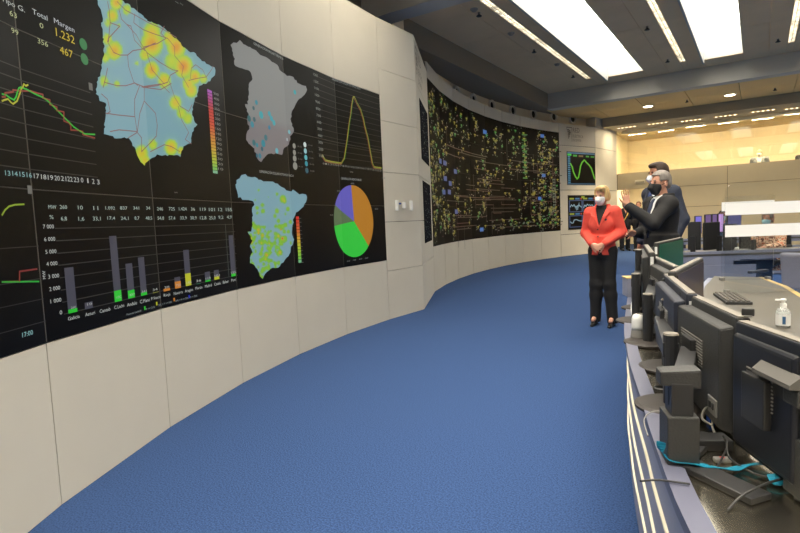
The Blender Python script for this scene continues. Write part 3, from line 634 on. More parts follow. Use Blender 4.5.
for s, x, y, wd in [('Galicia', 72.5, 317.4, 12), ('Asturi', 88.8, 313.5, 10), ('Cantab', 103.8, 310, 11), ('C.León', 118, 306.3, 10), ('Andalu', 130.8, 303.7, 10), ('C.Manc', 143.8, 300.6, 10), ('P.Vasco', 154.8, 297.6, 9.4), ('Rioja', 166, 294.6, 6.6), ('Navarra', 177.3, 292.6, 9), ('Aragón', 188, 290.2, 8), ('Murcia', 198, 287.6, 7), ('Madrid', 207.5, 285.6, 7), ('Catalu', 216.5, 283.6, 6.4), ('Balear', 225, 281.6, 6), ('Port', 232.8, 279.8, 4.6)]:
    T += text_shapes(NEAR, s, x, y, 3.6 if x < 150 else 3.0, WH, width=wd)
for s, x, y, wd, c in [('Potencia instalada', 133, 312.5, 15, None), ('P <= 25%', 149.5, 308, 9, GRN), ('25% < P <= 50%', 164, 303.5, 14, YEL), ('50% < P <= 75%', 181, 299.4, 13, ORG), ('P > 75%', 193, 296.4, 7, (30, 50, 200))]:
    T += text_shapes(NEAR, s, x, y, 2.0, (150, 160, 160), width=wd)
    if c: u, z = NEAR.px(x-wd/2-1.6, y+.3); gfx(NEAR, 'legend_mark', [([(u, z-.012), (u-.016, z-.012), (u-.016, z+.012), (u, z+.012)], c)], vw)
# charts at the left edge
T += text_shapes(NEAR, 'Tipo G.', 11, 4, 5.2, WH, width=23); T += text_shapes(NEAR, 'Total', 38.5, 14.6, 5.2, (205, 214, 214), width=14.5); T += text_shapes(NEAR, 'Margen', 63, 25.3, 5.0, (205, 210, 216), width=19.5)
for s, x, y, wd, c, h in [('63', 11.5, 14.2, 7, (196, 204, 150), 5.4), ('99', 13.2, 31.5, 7, (196, 204, 150), 5.4), ('0', 40, 25.6, 3.6, (196, 204, 150), 5.2), ('356', 41.3, 42.5, 10, (196, 204, 150), 5.2), ('1.232', 64, 36, 18, (214, 190, 30), 8), ('467', 65, 52, 12.4, (214, 190, 30), 7.6)]: T += text_shapes(NEAR, s, x, y, h, c, width=wd)
for x, y in [(82.5, 44.2), (83.7, 59.2)]:
    u, z = NEAR.px(x, y); gfx(NEAR, 'status_dot', [(disc(NEAR, u, z, .031), (34, 128, 66))], vw)
gl = []
uE = NEAR.px(92, 120)[0]
for y in [62, 74, 88.5, 103.5, 118.5, 134, 150, 166]: u, z = NEAR.px(1, y); gl.append(([(7.6, z), (uE, z), (uE, z+.005), (7.6, z+.005)], (36, 35, 31)))
uE = NEAR.px(38, 250)[0]
for y in [187.5, 249, 285, 308, 333.5]: u, z = NEAR.px(1, y); gl.append(([(7.6, z), (uE, z), (uE, z+.004), (7.6, z+.004)], (38, 37, 33)))
gfx(NEAR, 'grid_lines', gl, vw, off=.0045)
for c, l in [((150, 44, 34), [(1,97),(4,97),(4,93),(12,92),(12,90),(20,91),(30,91),(36,93),(42,94.5),(42,98),(49,100),(49,104.5),(56,107),(56,110.5),(63,112),(63,121),(68,123),(70,126),(70,130),(78,130.5),(82,131.5),(82,134.7),(94,138)]),
             ((30, 196, 50), [(1,94),(5,95),(9,98),(13,100),(15,97),(16.5,91.5),(18,88),(20,87.3),(26,89.5),(34,94),(42,97.5),(47,101),(52,106),(60,114),(67,121),(73,127),(79,131),(84,134),(94,134.5)]),
             ((190, 190, 40), [(1,101),(4,99.8),(7,99),(9.5,102),(12,104),(16,101),(19,93),(20.5,88),(22,87),(23,84),(25,86),(27,84.8)]),
             ((140, 170, 30), [(1,215),(4,210),(8,206.4),(14,204.8),(23,204.3)]), ((130, 40, 34), [(1,282),(18.5,281.5),(18.5,271.5),(36,269)]), ((30, 170, 50), [(1,282),(20,281.8),(38,281.5)])]:
    gfx(NEAR, 'chart_line', [(q, c) for q in stroke(NEAR, pxp(NEAR, l), .008)], vw, off=.005)
for s, x, y in zip(['13', '14', '15', '16', '17', '18', '19', '20', '21', '22', '23', '0', '1', '2', '3'], [6, 13.3, 20.5, 27.6, 35, 42.2, 49, 55.7, 62.2, 68.6, 75, 80.7, 86.5, 92, 97], [173, 173.6, 174.2, 175, 176, 176.8, 177.5, 178, 178.5, 179, 179.7, 180, 180.6, 181.3, 182]): T += text_shapes(NEAR, s, x, y, 5, WH if x > 30 else (150, 200, 200), width=5.2 if len(s) > 1 else (2.4 if s != '1' else 1.1))
T += text_shapes(NEAR, '17:00', 26, 333.5, 5, (150, 205, 205), width=11)
gfx(NEAR, 'caption', T, vw, off=.008, kind='stuff', cut=False)
for x, y in [(88, 86), (26.5, 189.5)]: u, z = NEAR.px(x, y); gfx(NEAR, 'chart_marker', [([(u, z-.02), (u-.03, z-.02), (u-.03, z+.02), (u, z+.02)], (110, 110, 104))], vw)

# ---- far schematic wall
fw = empty('schematic_screen', (0, 0, 0)); tag(fw, 'wide dark curved screen full of a coloured grid schematic', 'video wall')
RF = (ZF1-ZF0)/4
M_BLACKF = mat('mimic_glass', (15, 11, 7), 0.5, spec=.06)
for k in range(8):
    for r in range(4): panel(FAR, k, k+1, ZF0+RF*r, ZF0+RF*(r+1), 'display_panel', M_BLACKF, fw, off=0.002, th=.04, gap=.0015)
rg = random.Random(11); marks = []; lines = []
def q4(u, z, w_, h): return [(u, z), (u+w_, z), (u+w_, z+h), (u, z+h)]
def station(u, z, c=None):
    c = c or rg.choice([(150, 138, 40)]*5+[(120, 112, 60), (150, 150, 60), (60, 150, 60)]); s_ = rg.uniform(.8, 1.2)
    marks.append((q4(u-.05*s_, z, .10*s_, .035), c)); marks.append((q4(u-.03*s_, z-.035, .05*s_, .03), lerp3(c, (0, 0, 0), .2)))
    for i in range(rg.randint(2, 5)):
        a, b = rg.uniform(-.14, .14), rg.uniform(-.2, .14); marks.append((q4(u+a, z+b, rg.uniform(.03, .06), rg.uniform(.018, .03)), rg.choice([(120, 120, 108), (92, 96, 86), (130, 120, 110), (70, 110, 70), (110, 70, 60)])))
cols = [(.15, 30), (.4, 26), (.75, 22), (1.05, 20), (1.35, 16), (1.75, 16), (2.1, 16), (2.5, 15), (2.9, 12), (3.4, 15), (3.8, 16), (4.1, 14), (4.55, 13), (4.95, 14), (5.35, 13), (5.8, 12), (6.2, 15), (6.6, 15), (6.95, 22), (7.2, 28), (7.5, 30), (7.8, 26)]
for cu, n in cols:
    for i in range(n):
        z = rg.uniform(ZF0+.15, ZF1-.15); u = min(7.9, max(.05, cu+rg.gauss(0, .06)))
        if 1.2 < u < 3.2 and 1.9 < z < 3.1 and rg.random() < .55: continue
        if 3.9 < u < 5.0 and z < 1.9 and rg.random() < .8: continue
        if 5.2 < u < 6.6 and z > 3.5 and rg.random() < .6: continue
        station(u, z)
for i in range(46):
    u = rg.uniform(1, 7.2); z = rg.uniform(ZF0+.2, 3.0); L = rg.uniform(.4, 2.2); c = rg.choice([(70, 26, 20), (60, 24, 18), (48, 34, 24), (56, 40, 36)])
    lines.append((q4(u, z, min(L, 7.9-u), .018), c))
    if rg.random() < .5: lines.append((q4(u, z, .014, rg.uniform(-.7, .7)), c))
for i in range(9): u = rg.uniform(6.8, 7.85); lines.append((q4(u, rg.uniform(1.2, 2.6), .016, rg.uniform(.5, 1.2)), (76, 22, 20)))
u, z0 = FAR.px(525, 175); lines.append((q4(u-.02, z0, .04, 1.1), (30, 104, 40)))
for i in range(9): station(u+rg.uniform(-.06, .06), 2.55+i*.16, (150, 158, 40)); marks.append((q4(u-.12, 2.5+i*.16, .24, .04), (36, 120, 44)))
u, z0 = FAR.px(513, 134)
for i in range(4): station(u, 3.2+i*.15, (90, 140, 50))
for i in range(60):
    u = rg.uniform(4.2, 7.8); marks.append((q4(u, ZF0+.12+(u-4)*.02+rg.uniform(0, .3), .08, .03), rg.choice([(130, 126, 40), (60, 110, 60), (100, 100, 96)])))
for s_ in (7.62, 7.7): 
    for i in range(12): marks.append((q4(s_, 1.5+i*.09, .06, .05), (96, 108, 96)))
gfx(FAR, 'schematic_lines', lines, fw, off=.004, kind='stuff'); gfx(FAR, 'schematic_symbols', marks, fw, off=.006, kind='stuff')
for x, y in [(484.5,132),(542,136),(440,161),(444.5,163),(455,171.5),(445,178.5),(450,183.5),(443.5,192),(449,192),(543.5,175.5),(539.5,198.5),(456,211.7),(481.5,229.5)]:
    u, z = FAR.px(x, y); k = .09 if x > 500 else .11; gfx(FAR, 'blue_marker', [(q4(u-k, z-.05, 2*k, .10), (56, 110, 190) if x > 470 else (66, 88, 150))], fw, off=.008)

# ---- displays on the logo panel
def wall_display(name, lab, x0, x1, y0, y1, FA):
    u0, z1 = FA.px(x0, y0); u1, z0 = FA.px(x1, y1); e = empty(name, (0, 0, 0)); tag(e, lab, 'screen')
    panel(FA, u0-.012, u1+.012, z0-.03, z1+.03, 'frame', M_BLK, e, off=.004, th=.03); panel(FA, u0, u1, z0, z1, 'display', M_BLACK, e, off=.008, th=.02, gap=0)
    return e, u0, u1, z0, z1
e, u0, u1, z0, z1 = wall_display('wall_display', 'square wall screen with one green demand curve, below the logo', 567, 595, 152, 184.5, FAR)
L = lambda a, b: (u0+(u1-u0)*a, z0+(z1-z0)*b)
def rect(a0, b0, a1, b1): return [L(a0, b0), L(a1, b0), L(a1, b1), L(a0, b1)]
gfx(FAR, 'curve', [(q, (100, 190, 40)) for q in stroke(FAR, [L(*p) for p in [(.1, .65), (.16, .55), (.2, .4), (.27, .25), (.33, .17), (.38, .22), (.42, .38), (.46, .58), (.52, .7), (.6, .78), (.68, .7), (.78, .62), (.86, .52), (.92, .35), (.98, .18)]], .04)], e, off=.012)
sh = [(rect(0, .96, 1, 1), (60, 110, 150)), (rect(0, 0, 1, .03), (50, 100, 130))]+[(rect(.01, .04+i*.066, .1, .085+i*.066), (60, 120, 150)) for i in range(13)]+[(rect(*p), c) for p, c in [((.0, .89, .14, .95), (30, 200, 50)), ((.2, .87, .34, .93), (30, 150, 40)), ((.4, .87, .56, .92), (120, 90, 30)), ((.66, .87, .78, .92), (60, 150, 40)), ((.84, .87, .98, .91), (60, 150, 40))]]
gfx(FAR, 'readouts', sh, e, off=.010)
e, u0, u1, z0, z1 = wall_display('wall_display', 'square wall screen split into four small charts, behind the woman in coral', 568, 596, 196, 227.5, FAR)
sh = []; cv = []
for a in (.04, .52):
    for b in (.06, .52):
        for l in ([(a, b), (a+.44, b)], [(a, b+.34), (a+.44, b+.34)], [(a, b), (a, b+.34)], [(a+.44, b), (a+.44, b+.34)]): sh += [(q, (70, 90, 130)) for q in stroke(FAR, [L(*p) for p in l], .025)]
        sh += [(rect(a, b+.37, a+.16, b+.42), (150, 160, 40)), (rect(a+.2, b+.37, a+.36, b+.42), (60, 120, 160)), (rect(a+.38, b+.37, a+.44, b+.42), (180, 50, 40))]
        pts = [(a+.02+.4*i/9, b+.17+rg.uniform(-.06, .06)) for i in range(10)]; cv += [(q, (150, 180, 190)) for q in stroke(FAR, [L(*p) for p in pts], .025)]
sh += [([L(.2, .7), L(.4, .7), L(.38, .82), L(.34, .58), L(.28, .56)], (110, 140, 150)), (rect(.46, .93, .58, .99), (150, 170, 40))]
gfx(FAR, 'charts', sh, e, off=.010); gfx(FAR, 'curve', cv, e, off=.012)
# slim screens on the return wall
for (y0, y1, lab) in [(1.0, 2.02, 'slim dark screen on the return wall, lower one'), (2.36, 3.32, 'slim dark screen on the return wall, upper one')]:
    e = empty('slim_display', (0, 0, 0)); tag(e, lab, 'screen', 'slim return screens')
    panel(RETN, .24, .88, y0, y1, 'frame', mat('slim_frame', (16, 16, 18), .8, spec=.1), e, off=.006, th=.03); panel(RETN, .27, .85, y0+.03, y1-.03, 'display', mat('slim_glass', (15, 18, 30), .75, spec=.05), e, off=.010, th=.02, gap=0)
    sh = []
    for i in range(60): sh.append((q4(rg.uniform(.29, .8), rg.uniform(y0+.06, y1-.08), .03, .012), rg.choice([(60, 70, 90), (50, 80, 60), (80, 80, 70)])))
    gfx(RETN, 'readouts', sh, e, off=.014, kind='stuff', cut=False)
# logos
M_INK = mat('logo_grey', (124, 117, 104), .6)
def logo(FA, uA, z, hgt, parent_name, lab):
    """emblem box with a map of dots, then three lines of capitals; uA = left edge"""
    k = int(uA); a, b, t, nn = FA.frame(k); W = (b-a).length; e = empty(parent_name, (0, 0, 0)); tag(e, lab, 'sign')
    def P(x, y, off=.006): p = a+(b-a)*(uA-k)+t*x+nn*off; return (p.x, p.y, z+y)
    mb = MB(); H_ = hgt
    for (x0, y0, x1, y1) in [(0, H_*.95, H_*.62, H_), (H_*.58, -.02*H_, H_*.62, H_), (0, H_*.8, H_*.03, H_)]:
        mb.add([P(x0, y0), P(x1, y0), P(x1, y1), P(x0, y1)], [(0, 1, 2, 3)])
    r2 = random.Random(3)
    for (x, y, r) in [(.1, .78, .05), (.2, .8, .06), (.3, .76, .06), (.4, .72, .05), (.16, .66, .06), (.27, .64, .07), (.37, .62, .06), (.46, .62, .04), (.2, .5, .06), (.31, .5, .07), (.4, .52, .05), (.2, .36, .05), (.3, .36, .06), (.25, .25, .05), (.18, .2, .03)]:
        mb.add([P(H_*(x+r*math.cos(q)), H_*(y+r*math.sin(q))) for q in [math.pi*j/4 for j in range(8)]], [tuple(range(8))])
    mb.build('emblem', M_INK, e)
    tm = MB()
    for s, y, h, wd in [('RED', .66, .34, .78), ('ELÉCTRICA', .30, .2, 1.2), ('DE ESPAÑA', .02, .18, .98)]:
        V, Fc, w_ = text_tris(s); sc = h*H_/.72; sx = wd*H_/w_
        tm.add([P(H_*.72+v[0]*sx, H_*y+v[1]*sc) for v in V], Fc)
    tm.build('lettering', M_INK, e)
    return e
u, z = FAR.px(566.5, 141); logo(FAR, u, z, .46, 'wall_logo', 'grey power company emblem and lettering on the wall above the small screens')
logo(RETN, .06, 3.52, .5, 'wall_logo', 'grey emblem and lettering high on the narrow return wall')
# switches on the end panel
for (x, y, hh, lab) in [(395.8, 205.5, 10, 'white intercom handset left of the small switch box'), (403, 205.3, 6, 'small white switch box in the middle of three'), (410, 205.6, 10, 'white wall unit furthest right on the end panel')]:
    u, z = NEAR.px(x, y); k = int(u); a, b, t, nn = NEAR.frame(k); c = NEAR.surf(u, z, 0); e = empty('wall_switch', c, math.atan2(t.y, t.x)); tag(e, lab, 'switch', 'white wall units')
    h = hh*.0148; sgn = 1 if Vector((-t.y, t.x)).dot(nn) > 0 else -1
    MB().box((0, sgn*.02, 0), (.045 if hh > 8 else .05, .04, h)).build('body', M_WHITE, e, bevel=.008); MB().box((0, sgn*.042, -h*.1), (.02, .006, h*.4)).build('button', M_WHITE, e, bevel=.002)
u, z = NEAR.px(399.3, 203.8); c = NEAR.surf(u, z, .015); a, b, t, nn = NEAR.frame(int(u)); o = empty('cable_clip', c, math.atan2(t.y, t.x)); MB().box((0, 0, 0), (.03, .028, .02)).build('body', mat('blue_plastic', (50, 80, 160), .4), o, bevel=.004); tag(o, 'tiny blue clip between the white wall units', 'clip')
MB().box((0, 0, .012), (.012, .02, .006)).build('tab', mat('blue_plastic', (50, 80, 160), .4), o)

# ------------------------------------------------------------------ console
def P3(px, py, d): return Vector(ray(px, py)*(d/FPX)+np.array((0, 0, CAMH)))
ZT, ZBED, ZW = 0.72, 0.708, 0.735
FRONT = [Vector((p.x, p.y)) for p in spline([(x, y, 0) for x, y in [(.62, -.15), (.30, .35), (.06, .8), (-.11, 1.17), (-.25, 1.64), (-.33, 1.95), (-.45, 2.4), (-.53, 2.74), (-.61, 3.1), (-.70, 3.6), (-.83, 4.36)]], 4)]
def offs(d):
    out = []
    for i, p in enumerate(FRONT):
        t = (FRONT[min(i+1, len(FRONT)-1)]-FRONT[max(i-1, 0)]).normalized(); out.append(p+Vector((t.y, -t.x))*d)
    return out
def ribbon(d0, d1, z0, z1):
    a, b = offs(d0), offs(d1); mb = MB(); n = len(a); V = []
    for i in range(n): V += [(a[i].x, a[i].y, z0), (b[i].x, b[i].y, z0), (b[i].x, b[i].y, z1), (a[i].x, a[i].y, z1)]
    Fc = [(0, 1, 2, 3), tuple((n-1)*4+q for q in (3, 2, 1, 0))]
    for i in range(n-1):
        for q in range(4): r = (q+1) % 4; Fc.append((i*4+q, i*4+r, (i+1)*4+r, (i+1)*4+q))
    return mb.add(V, Fc)
cs = empty('control_console', (0, 0, 0)); tag(cs, 'curved control console with lilac trim, steel cable tray and grey worktop', 'console')
ribbon(0, .05, ZT-.03, ZT).build('front_trim', M_TRIM, cs)
ribbon(.03, .06, .655, ZT-.03).build('groove', mat('groove_navy', (60, 74, 120), .5), cs)
zsl = [(.06, .20), (.215, .36), (.375, .51), (.525, .655)]
for a, b in zsl: ribbon(.02, .05, a, b).build('front_slat', M_DESKB, cs)
for a, b in [(.203, .212), (.363, .372), (.513, .522)]: ribbon(.012, .05, a, b).build('metal_strip', mat('strip_white', (228, 222, 200), .35), cs)
ribbon(.06, .09, 0, .06).build('plinth', M_NAVY, cs)
ribbon(.05, .50, ZBED-.02, ZBED).build('cable_tray', M_STEEL, cs)
fr, bk = offs(.50), offs(1.08); END = [Vector((-.12, 5.78)), Vector((.02, 5.72))]
wpoly = fr+[Vector((-.42, 5.0)), Vector((-.36, 5.78)), Vector((.0, 5.75))]+[p for p in bk[::-1] if p.y < 4.6]
wpoly = [p for p in fr]+[Vector((-.36, 5.0)), Vector((-.34, 5.78)), Vector((.0, 5.75)), Vector((.16, 5.1))]+bk[::-1]
MB().prism(wpoly, ZW-.035, ZW).build('worktop', M_WORK, cs)
eb = [Vector((.0, 5.75)), Vector((.16, 5.1))]+bk[::-1]; ed = MB(); V = []
for i, p in enumerate(eb):
    t = (eb[min(i+1, len(eb)-1)]-eb[max(i-1, 0)]).normalized(); q = p+Vector((-t.y, t.x))*.035
    V += [(p.x, p.y, ZW-.035), (q.x, q.y, ZW-.035), (q.x, q.y, ZW+.002), (p.x, p.y, ZW+.002)]
ed.add(V, [(i*4+q, i*4+(q+1) % 4, (i+1)*4+(q+1) % 4, (i+1)*4+q) for i in range(len(eb)-1) for q in range(4)]+[(0, 1, 2, 3), tuple(len(V)-4+q for q in (3, 2, 1, 0))]).build('wood_edge', M_WOOD, cs)
ribbon(.50, .52, 0, ZW-.035).build('inner_panel', M_DESKB, cs)
e0 = FRONT[-1]; MB().prism([e0+Vector((.02, -.01)), e0+Vector((.5, .25)), Vector((-.36, 5.0)), Vector((-.34, 5.76)), Vector((-.39, 5.76)), Vector((-.41, 5.0)), e0+Vector((.4, .3)), e0+Vector((.0, .04))], 0, ZT).build('end_panel', M_DESKB, cs)
MB().prism([e0+Vector((.0, -.02)), e0+Vector((.11, .03)), e0+Vector((.05, .16)), e0+Vector((-.06, .11))], ZT, ZT+.14).build('end_block', M_DESKB, cs, bevel=.004)
MB().prism([e0+Vector((-.003, -.023)), e0+Vector((.113, .028)), e0+Vector((.051, .163)), e0+Vector((-.063, .112))], ZT+.14, ZT+.147).build('block_cap', M_WOOD, cs)
for y in (1.0, 2.4, 3.8): MB().bb((.3-y*.07, y, 0), (.34-y*.07, y+.05, ZW-.035)).build('leg', M_GREY, cs)

# ------------------------------------------------------------------ monitors
M_EDGE = mat('bezel_taupe', (118, 112, 102), .5)
M_STAND = mat('stand_black', (40, 40, 41), .45)
def frustum(c, x, n, w0, h0, w1, h1, d0, d1, dz=0):
    V = []
    for (w_, h, d) in ((w0, h0, d0), (w1, h1, d1)):
        for (a, b) in ((-1, -1), (1, -1), (1, 1), (-1, 1)): V.append(c+x*(a*w_/2)+n*d+Vector((0, 0, b*h/2+(dz if d == d1 else 0))))
    return MB().add(V, [(0, 1, 2, 3), (4, 5, 6, 7), (0, 1, 5, 4), (1, 2, 6, 5), (2, 3, 7, 6), (3, 0, 4, 7)])
def obox(mb, c, x, n, w_, d, h):
    V = [c+x*(a*w_/2)+n*(b*d/2)+Vector((0, 0, e*h/2)) for e in (-1, 1) for b in (-1, 1) for a in (-1, 1)]
    return mb.add(V, [(0, 2, 3, 1), (4, 5, 7, 6), (0, 1, 5, 4), (2, 6, 7, 3), (0, 4, 6, 2), (1, 3, 7, 5)])
def monitor(A, B, ztop, h, zdesk, lab, base=None, style='disc', back=None, screen_col=(16, 18, 24), emit=0.0, housing=None, cover=None, thick=.035, detail=True, group=None, lean=None, colr=.02, depth=.035, arm=True):
    A = Vector((A.x, A.y, 0)); B = Vector((B.x, B.y, 0)); x = (B-A).normalized(); w_ = (B-A).length; c2 = (A+B)/2
    n = Vector((-x.y, x.x, 0))
    if back is None: back = -c2                          # back turned to the camera
    if n.dot(Vector(back)) < 0: n = -n
    base = (c2+n*.12) if base is None else Vector((base.x, base.y, 0))
    e = empty('monitor', (base.x, base.y, zdesk)); tag(e, lab, 'monitor', group); o0 = Vector((base.x, base.y, zdesk))
    c = Vector((c2.x, c2.y, ztop-h/2))-o0; hm = housing or M_BLK2
    hs = obox(MB(), c, x, n, w_, thick, h).build('housing', hm, e, bevel=.006)
    sm = mat('monitor_screen_%02x%02x%02x' % tuple(screen_col), screen_col, .3, emit=screen_col, es=emit)
    obox(MB(), c-n*(thick/2+.001)+Vector((0, 0, .004)), x, n, w_-.03, .004, h-.04).build('screen', sm, e)
    if detail:
        obox(MB(), c+Vector((0, 0, h/2+.001)), x, n, w_-.012, thick-.01, .004).build('top_strip', M_EDGE, e)
        bc = frustum(c-Vector((0, 0, .008)), x, n, w_*.95, h*.9, w_*.9, h*.84, thick/2, thick/2+depth).build('back_cover', cover or hm, e, bevel=.008)
        vs = MB()
        for i in range(10): obox(vs, c+n*(thick/2+depth+.001)+Vector((0, 0, h*.2-i*.009)), x, n, w_*.4, .003, .0035)
        vs.build('vent', M_GREY, bc)
        for s_ in (-1, 1): obox(MB(), c+x*(s_*(w_/2+.0005))+Vector((0, 0, h*.34)), x, n, .003, .018, .055).build('sticker', M_WHITE, e)
        pt = c+n*(thick/2+depth+.008)
        obox(MB(), pt, x, n, .1, .02, .12).build('mount_plate', M_STAND, e, bevel=.004)
        top = Vector((0, 0, c.z+.0))
        d = pt-top; L = Vector((d.x, d.y, 0)).length
        if L > .02 and arm:
            ax = Vector((d.x, d.y, 0)).normalized(); obox(MB(), (pt+top)/2, ax, Vector((-ax.y, ax.x, 0)), L+.03, .05, .05).build('arm', M_STAND, e, bevel=.004)
    ct = c.z+(.05 if detail else 0)
    if style == 'box':
        obox(MB(), Vector((0, 0, .012+(ct-.05)*.33)), x, n, .085, .075, (ct-.05)*.722).build('column', M_BLK2, e, bevel=.004)
        obox(MB(), Vector((0, 0, ct*.75)), x, n, .062, .052, ct*.4).build('slider', M_STAND, e, bevel=.003)
        frustum(Vector((0, 0, ct)), x, n, .06, .05, .055, .036, -.045, .05).build('head', M_BLK2, e, bevel=.006)
        for s_ in (-1, 1):
            ax = (x*.85*s_-n*.55).normalized(); obox(MB(), ax*.10+Vector((0, 0, .008)), ax, Vector((-ax.y, ax.x, 0)), .24, .065, .016).build('foot', M_STAND, e, bevel=.004)
    elif style == 'disc':
        MB().lathe([(.10, 0), (.112, .004), (.112, .012), (.10, .017), (.0005, .019)], n=32).build('base', mat('base_brown', (46, 41, 38), .6), e)
        q = MB(); q.add([Vector((a, b, z)) for z in (.015, ct) for a, b in [(colr*math.cos(t)*1.2+(0 if z < .1 else (lean.x if lean else 0)), colr*math.sin(t)*1.2+(0 if z < .1 else (lean.y if lean else 0))) for t in [2*math.pi*i/12 for i in range(12)]]], [tuple(range(11, -1, -1)), tuple(range(12, 24))]+[(i, (i+1) % 12, 12+(i+1) % 12, 12+i) for i in range(12)])
        q.build('column', M_STAND, e); MB().lathe([(colr*1.25, 0), (colr*1.1, .006)], c=(lean.x if lean else 0, lean.y if lean else 0, ct), n=14).build('column_cap', M_EDGE, e)
    else:
        obox(MB(), Vector((0, 0, ct/2)), x, n, .06, .04, ct).build('column', M_STAND, e); obox(MB(), Vector((0, 0, .008)), x, n, .24, .18, .016).build('base', M_STAND, e, bevel=.004)
    return e
zt = 1.06
monitor(onz(742, 321, zt), onz(812, 345, zt), zt, .335, ZBED, 'dark navy monitor seen from behind, nearest, at the right edge', base=onz(812, 500, ZBED), style='box', housing=mat('navy_case', (25, 28, 36), .5), cover=mat('navy_cover', (22, 25, 34), .45), depth=.012, arm=False)
mE = monitor(onz(684, 291, zt), onz(744, 318, zt), zt, .345, ZBED, 'thick charcoal monitor seen from behind on a block stand', base=onz(679, 463, ZBED), style='box')
monitor(onz(667, 274, 1.07), onz(692, 294, 1.07), 1.07, .33, ZBED, 'dark monitor seen from behind, next beyond the thick charcoal one', base=onz(671, 408, ZBED), housing=M_NAVY)
monitor(onz(672, 272, 1.09), onz(700, 258, 1.09), 1.09, .36, ZW, 'monitor showing its dark brown screen towards the camera', base=None, back=(0, 1, 0), style='plain', screen_col=(52, 40, 36), emit=.08)
monitor(onz(653, 256, 1.07), onz(677, 267, 1.07), 1.07, .33, ZBED, 'monitor seen from behind with white stickers, in front of the green screen', base=onz(648, 344, ZBED))
monitor(onz(656, 243, 1.12), onz(681, 237.5, 1.12), 1.12, .36, ZW, 'monitor with a plain dark green screen facing the camera', back=(0, 1, 0), style='plain', screen_col=(0, 74, 50), emit=.2)
monitor(onz(646, 243.5, 1.12), onz(652, 256, 1.09), 1.11, .33, ZBED, 'monitor seen edge on at the far end of the console', base=onz(636, 322, ZBED))
c_ = (onz(684, 291, zt)+onz(744, 318, zt))/2; x_ = (onz(744, 318, zt)-onz(684, 291, zt)); w_ = x_.length; x_ = x_.normalized(); n_ = Vector((-x_.y, x_.x, 0)); n_ = n_ if n_.dot(-c_) > 0 else -n_; o_ = Vector((mE.location.x, mE.location.y, ZBED))
pt = Vector((c_.x, c_.y, zt-.345/2))-o_
obox(MB(), pt+x_*(w_*.37)+n_*.054-Vector((0, 0, .1)), x_, n_, .07, .006, .05).build('port_panel', M_GREY, mE, bevel=.002)
for q in (-1, 1): obox(MB(), pt+x_*(w_*.37+q*.012)+n_*.058-Vector((0, 0, .098)), x_, n_, .012, .004, .018).build('port', M_BLK, mE)
obox(MB(), pt+x_*(w_*.2)+n_*.03-Vector((0, 0, .18)), x_, n_, .035, .015, .05).build('video_plug', mat('plug_blue', (20, 90, 210), .4), mE, bevel=.003)
mF = bpy.data.objects['monitor']; A_, B_ = onz(742, 321, zt), onz(812, 345, zt); c_ = (A_+B_)/2; x_ = (B_-A_).normalized(); n_ = Vector((-x_.y, x_.x, 0)); n_ = n_ if n_.dot(-c_) > 0 else -n_; pt = Vector((c_.x, c_.y, zt-.1))-Vector(mF.location)
pt = pt+x_*.08; frustum(pt+Vector((0, 0, .02)), x_, n_, .15, .03, .145, .010, .028, .052, -.010).build('vent_hood', mat('hood_grey', (92, 90, 86), .6), mF)
obox(MB(), pt-Vector((0, 0, .02)), x_, n_, .14, .062, .03).build('vent_slot', M_BLK, mF)
# two more bare columns on round bases
for (x, y, ytop, lab) in [(639, 309, 250, 'slim black monitor column on a round base, furthest along the console'), (668, 369, 300, 'slim black monitor column on a round base, behind the block stand')]:
    b = onz(x, y, ZBED); h = zat(x, ytop, b)-ZBED; e = empty('monitor_stand', (b.x, b.y, ZBED)); tag(e, lab, 'monitor stand')
    MB().lathe([(.10, 0), (.112, .004), (.112, .012), (.10, .017), (.0005, .019)], n=32).build('base', mat('base_brown', (46, 41, 38), .6), e)
    MB().lathe([(.024, .016), (.022, h)], n=14).build('column', M_STAND, e); MB().lathe([(.026, h), (.022, h+.006)], n=14).build('column_cap', M_EDGE, e)

# ------------------------------------------------------------------ things lying on the console
def slab(c, dirv, l, w_, h, name, m, lab, cat, extra=None):
    e = empty(name, c, math.atan2(dirv.y, dirv.x)); MB().box((0, 0, h/2), (l, w_, h)).build('body', m, e, bevel=.004); tag(e, lab, cat)
    if extra: extra(e)
    return e
p = onz(711, 447, ZBED); d = onz(722, 447, ZBED)-onz(700, 447, ZBED)
slab(p, d, .09, .06, .03, 'power_adapter', M_STAND, 'black power adapter in the tray behind the block stand', 'adapter', lambda e: MB().box((.0455, 0, .015), (.006, .02, .012)).build('plug', M_GREY, e))
p = onz(722, 462, ZBED); slab(p, d, .04, .02, .012, 'white_adapter', M_GREY, 'small white adapter with red mark among the cables', 'adapter', lambda e: MB().box((0, -.0005, .0125), (.01, .008, .002)).build('mark', mat('red', (200, 50, 50), .5), e))
def cable(pts, r, m, lab, name='cable'):
    o = MB().tube(spline(pts, 6), r, 7).build(name, m, None, smooth=True); tag(o, lab, 'cable'); return o
Q = lambda x, y, z: onz(x, y, z)
cable([Q(723, 436, .78), Q(727, 446, .72), Q(722, 458, .722), Q(716, 470,  .714)], .0028, M_BLK, 'short black cable hanging from the thick charcoal monitor')
cable([Q(727, 440, .76), Q(728, 455, .74), Q(740, 466, .72), Q(762, 476, .716), Q(786, 477, .725), Q(768, 483, .735), Q(750, 491, .735), Q(738, 499, .722), Q(728, 510, .7115)], .0028, M_BLK, 'long black cable curving across the steel tray')
cable([Q(640, 481, ZT+.006), Q(656, 480, ZT+.006), Q(668, 481, ZT+.006), Q(690, 484, ZT+.006)], .0024, M_BLK, 'black cable end lying over the lilac trim')
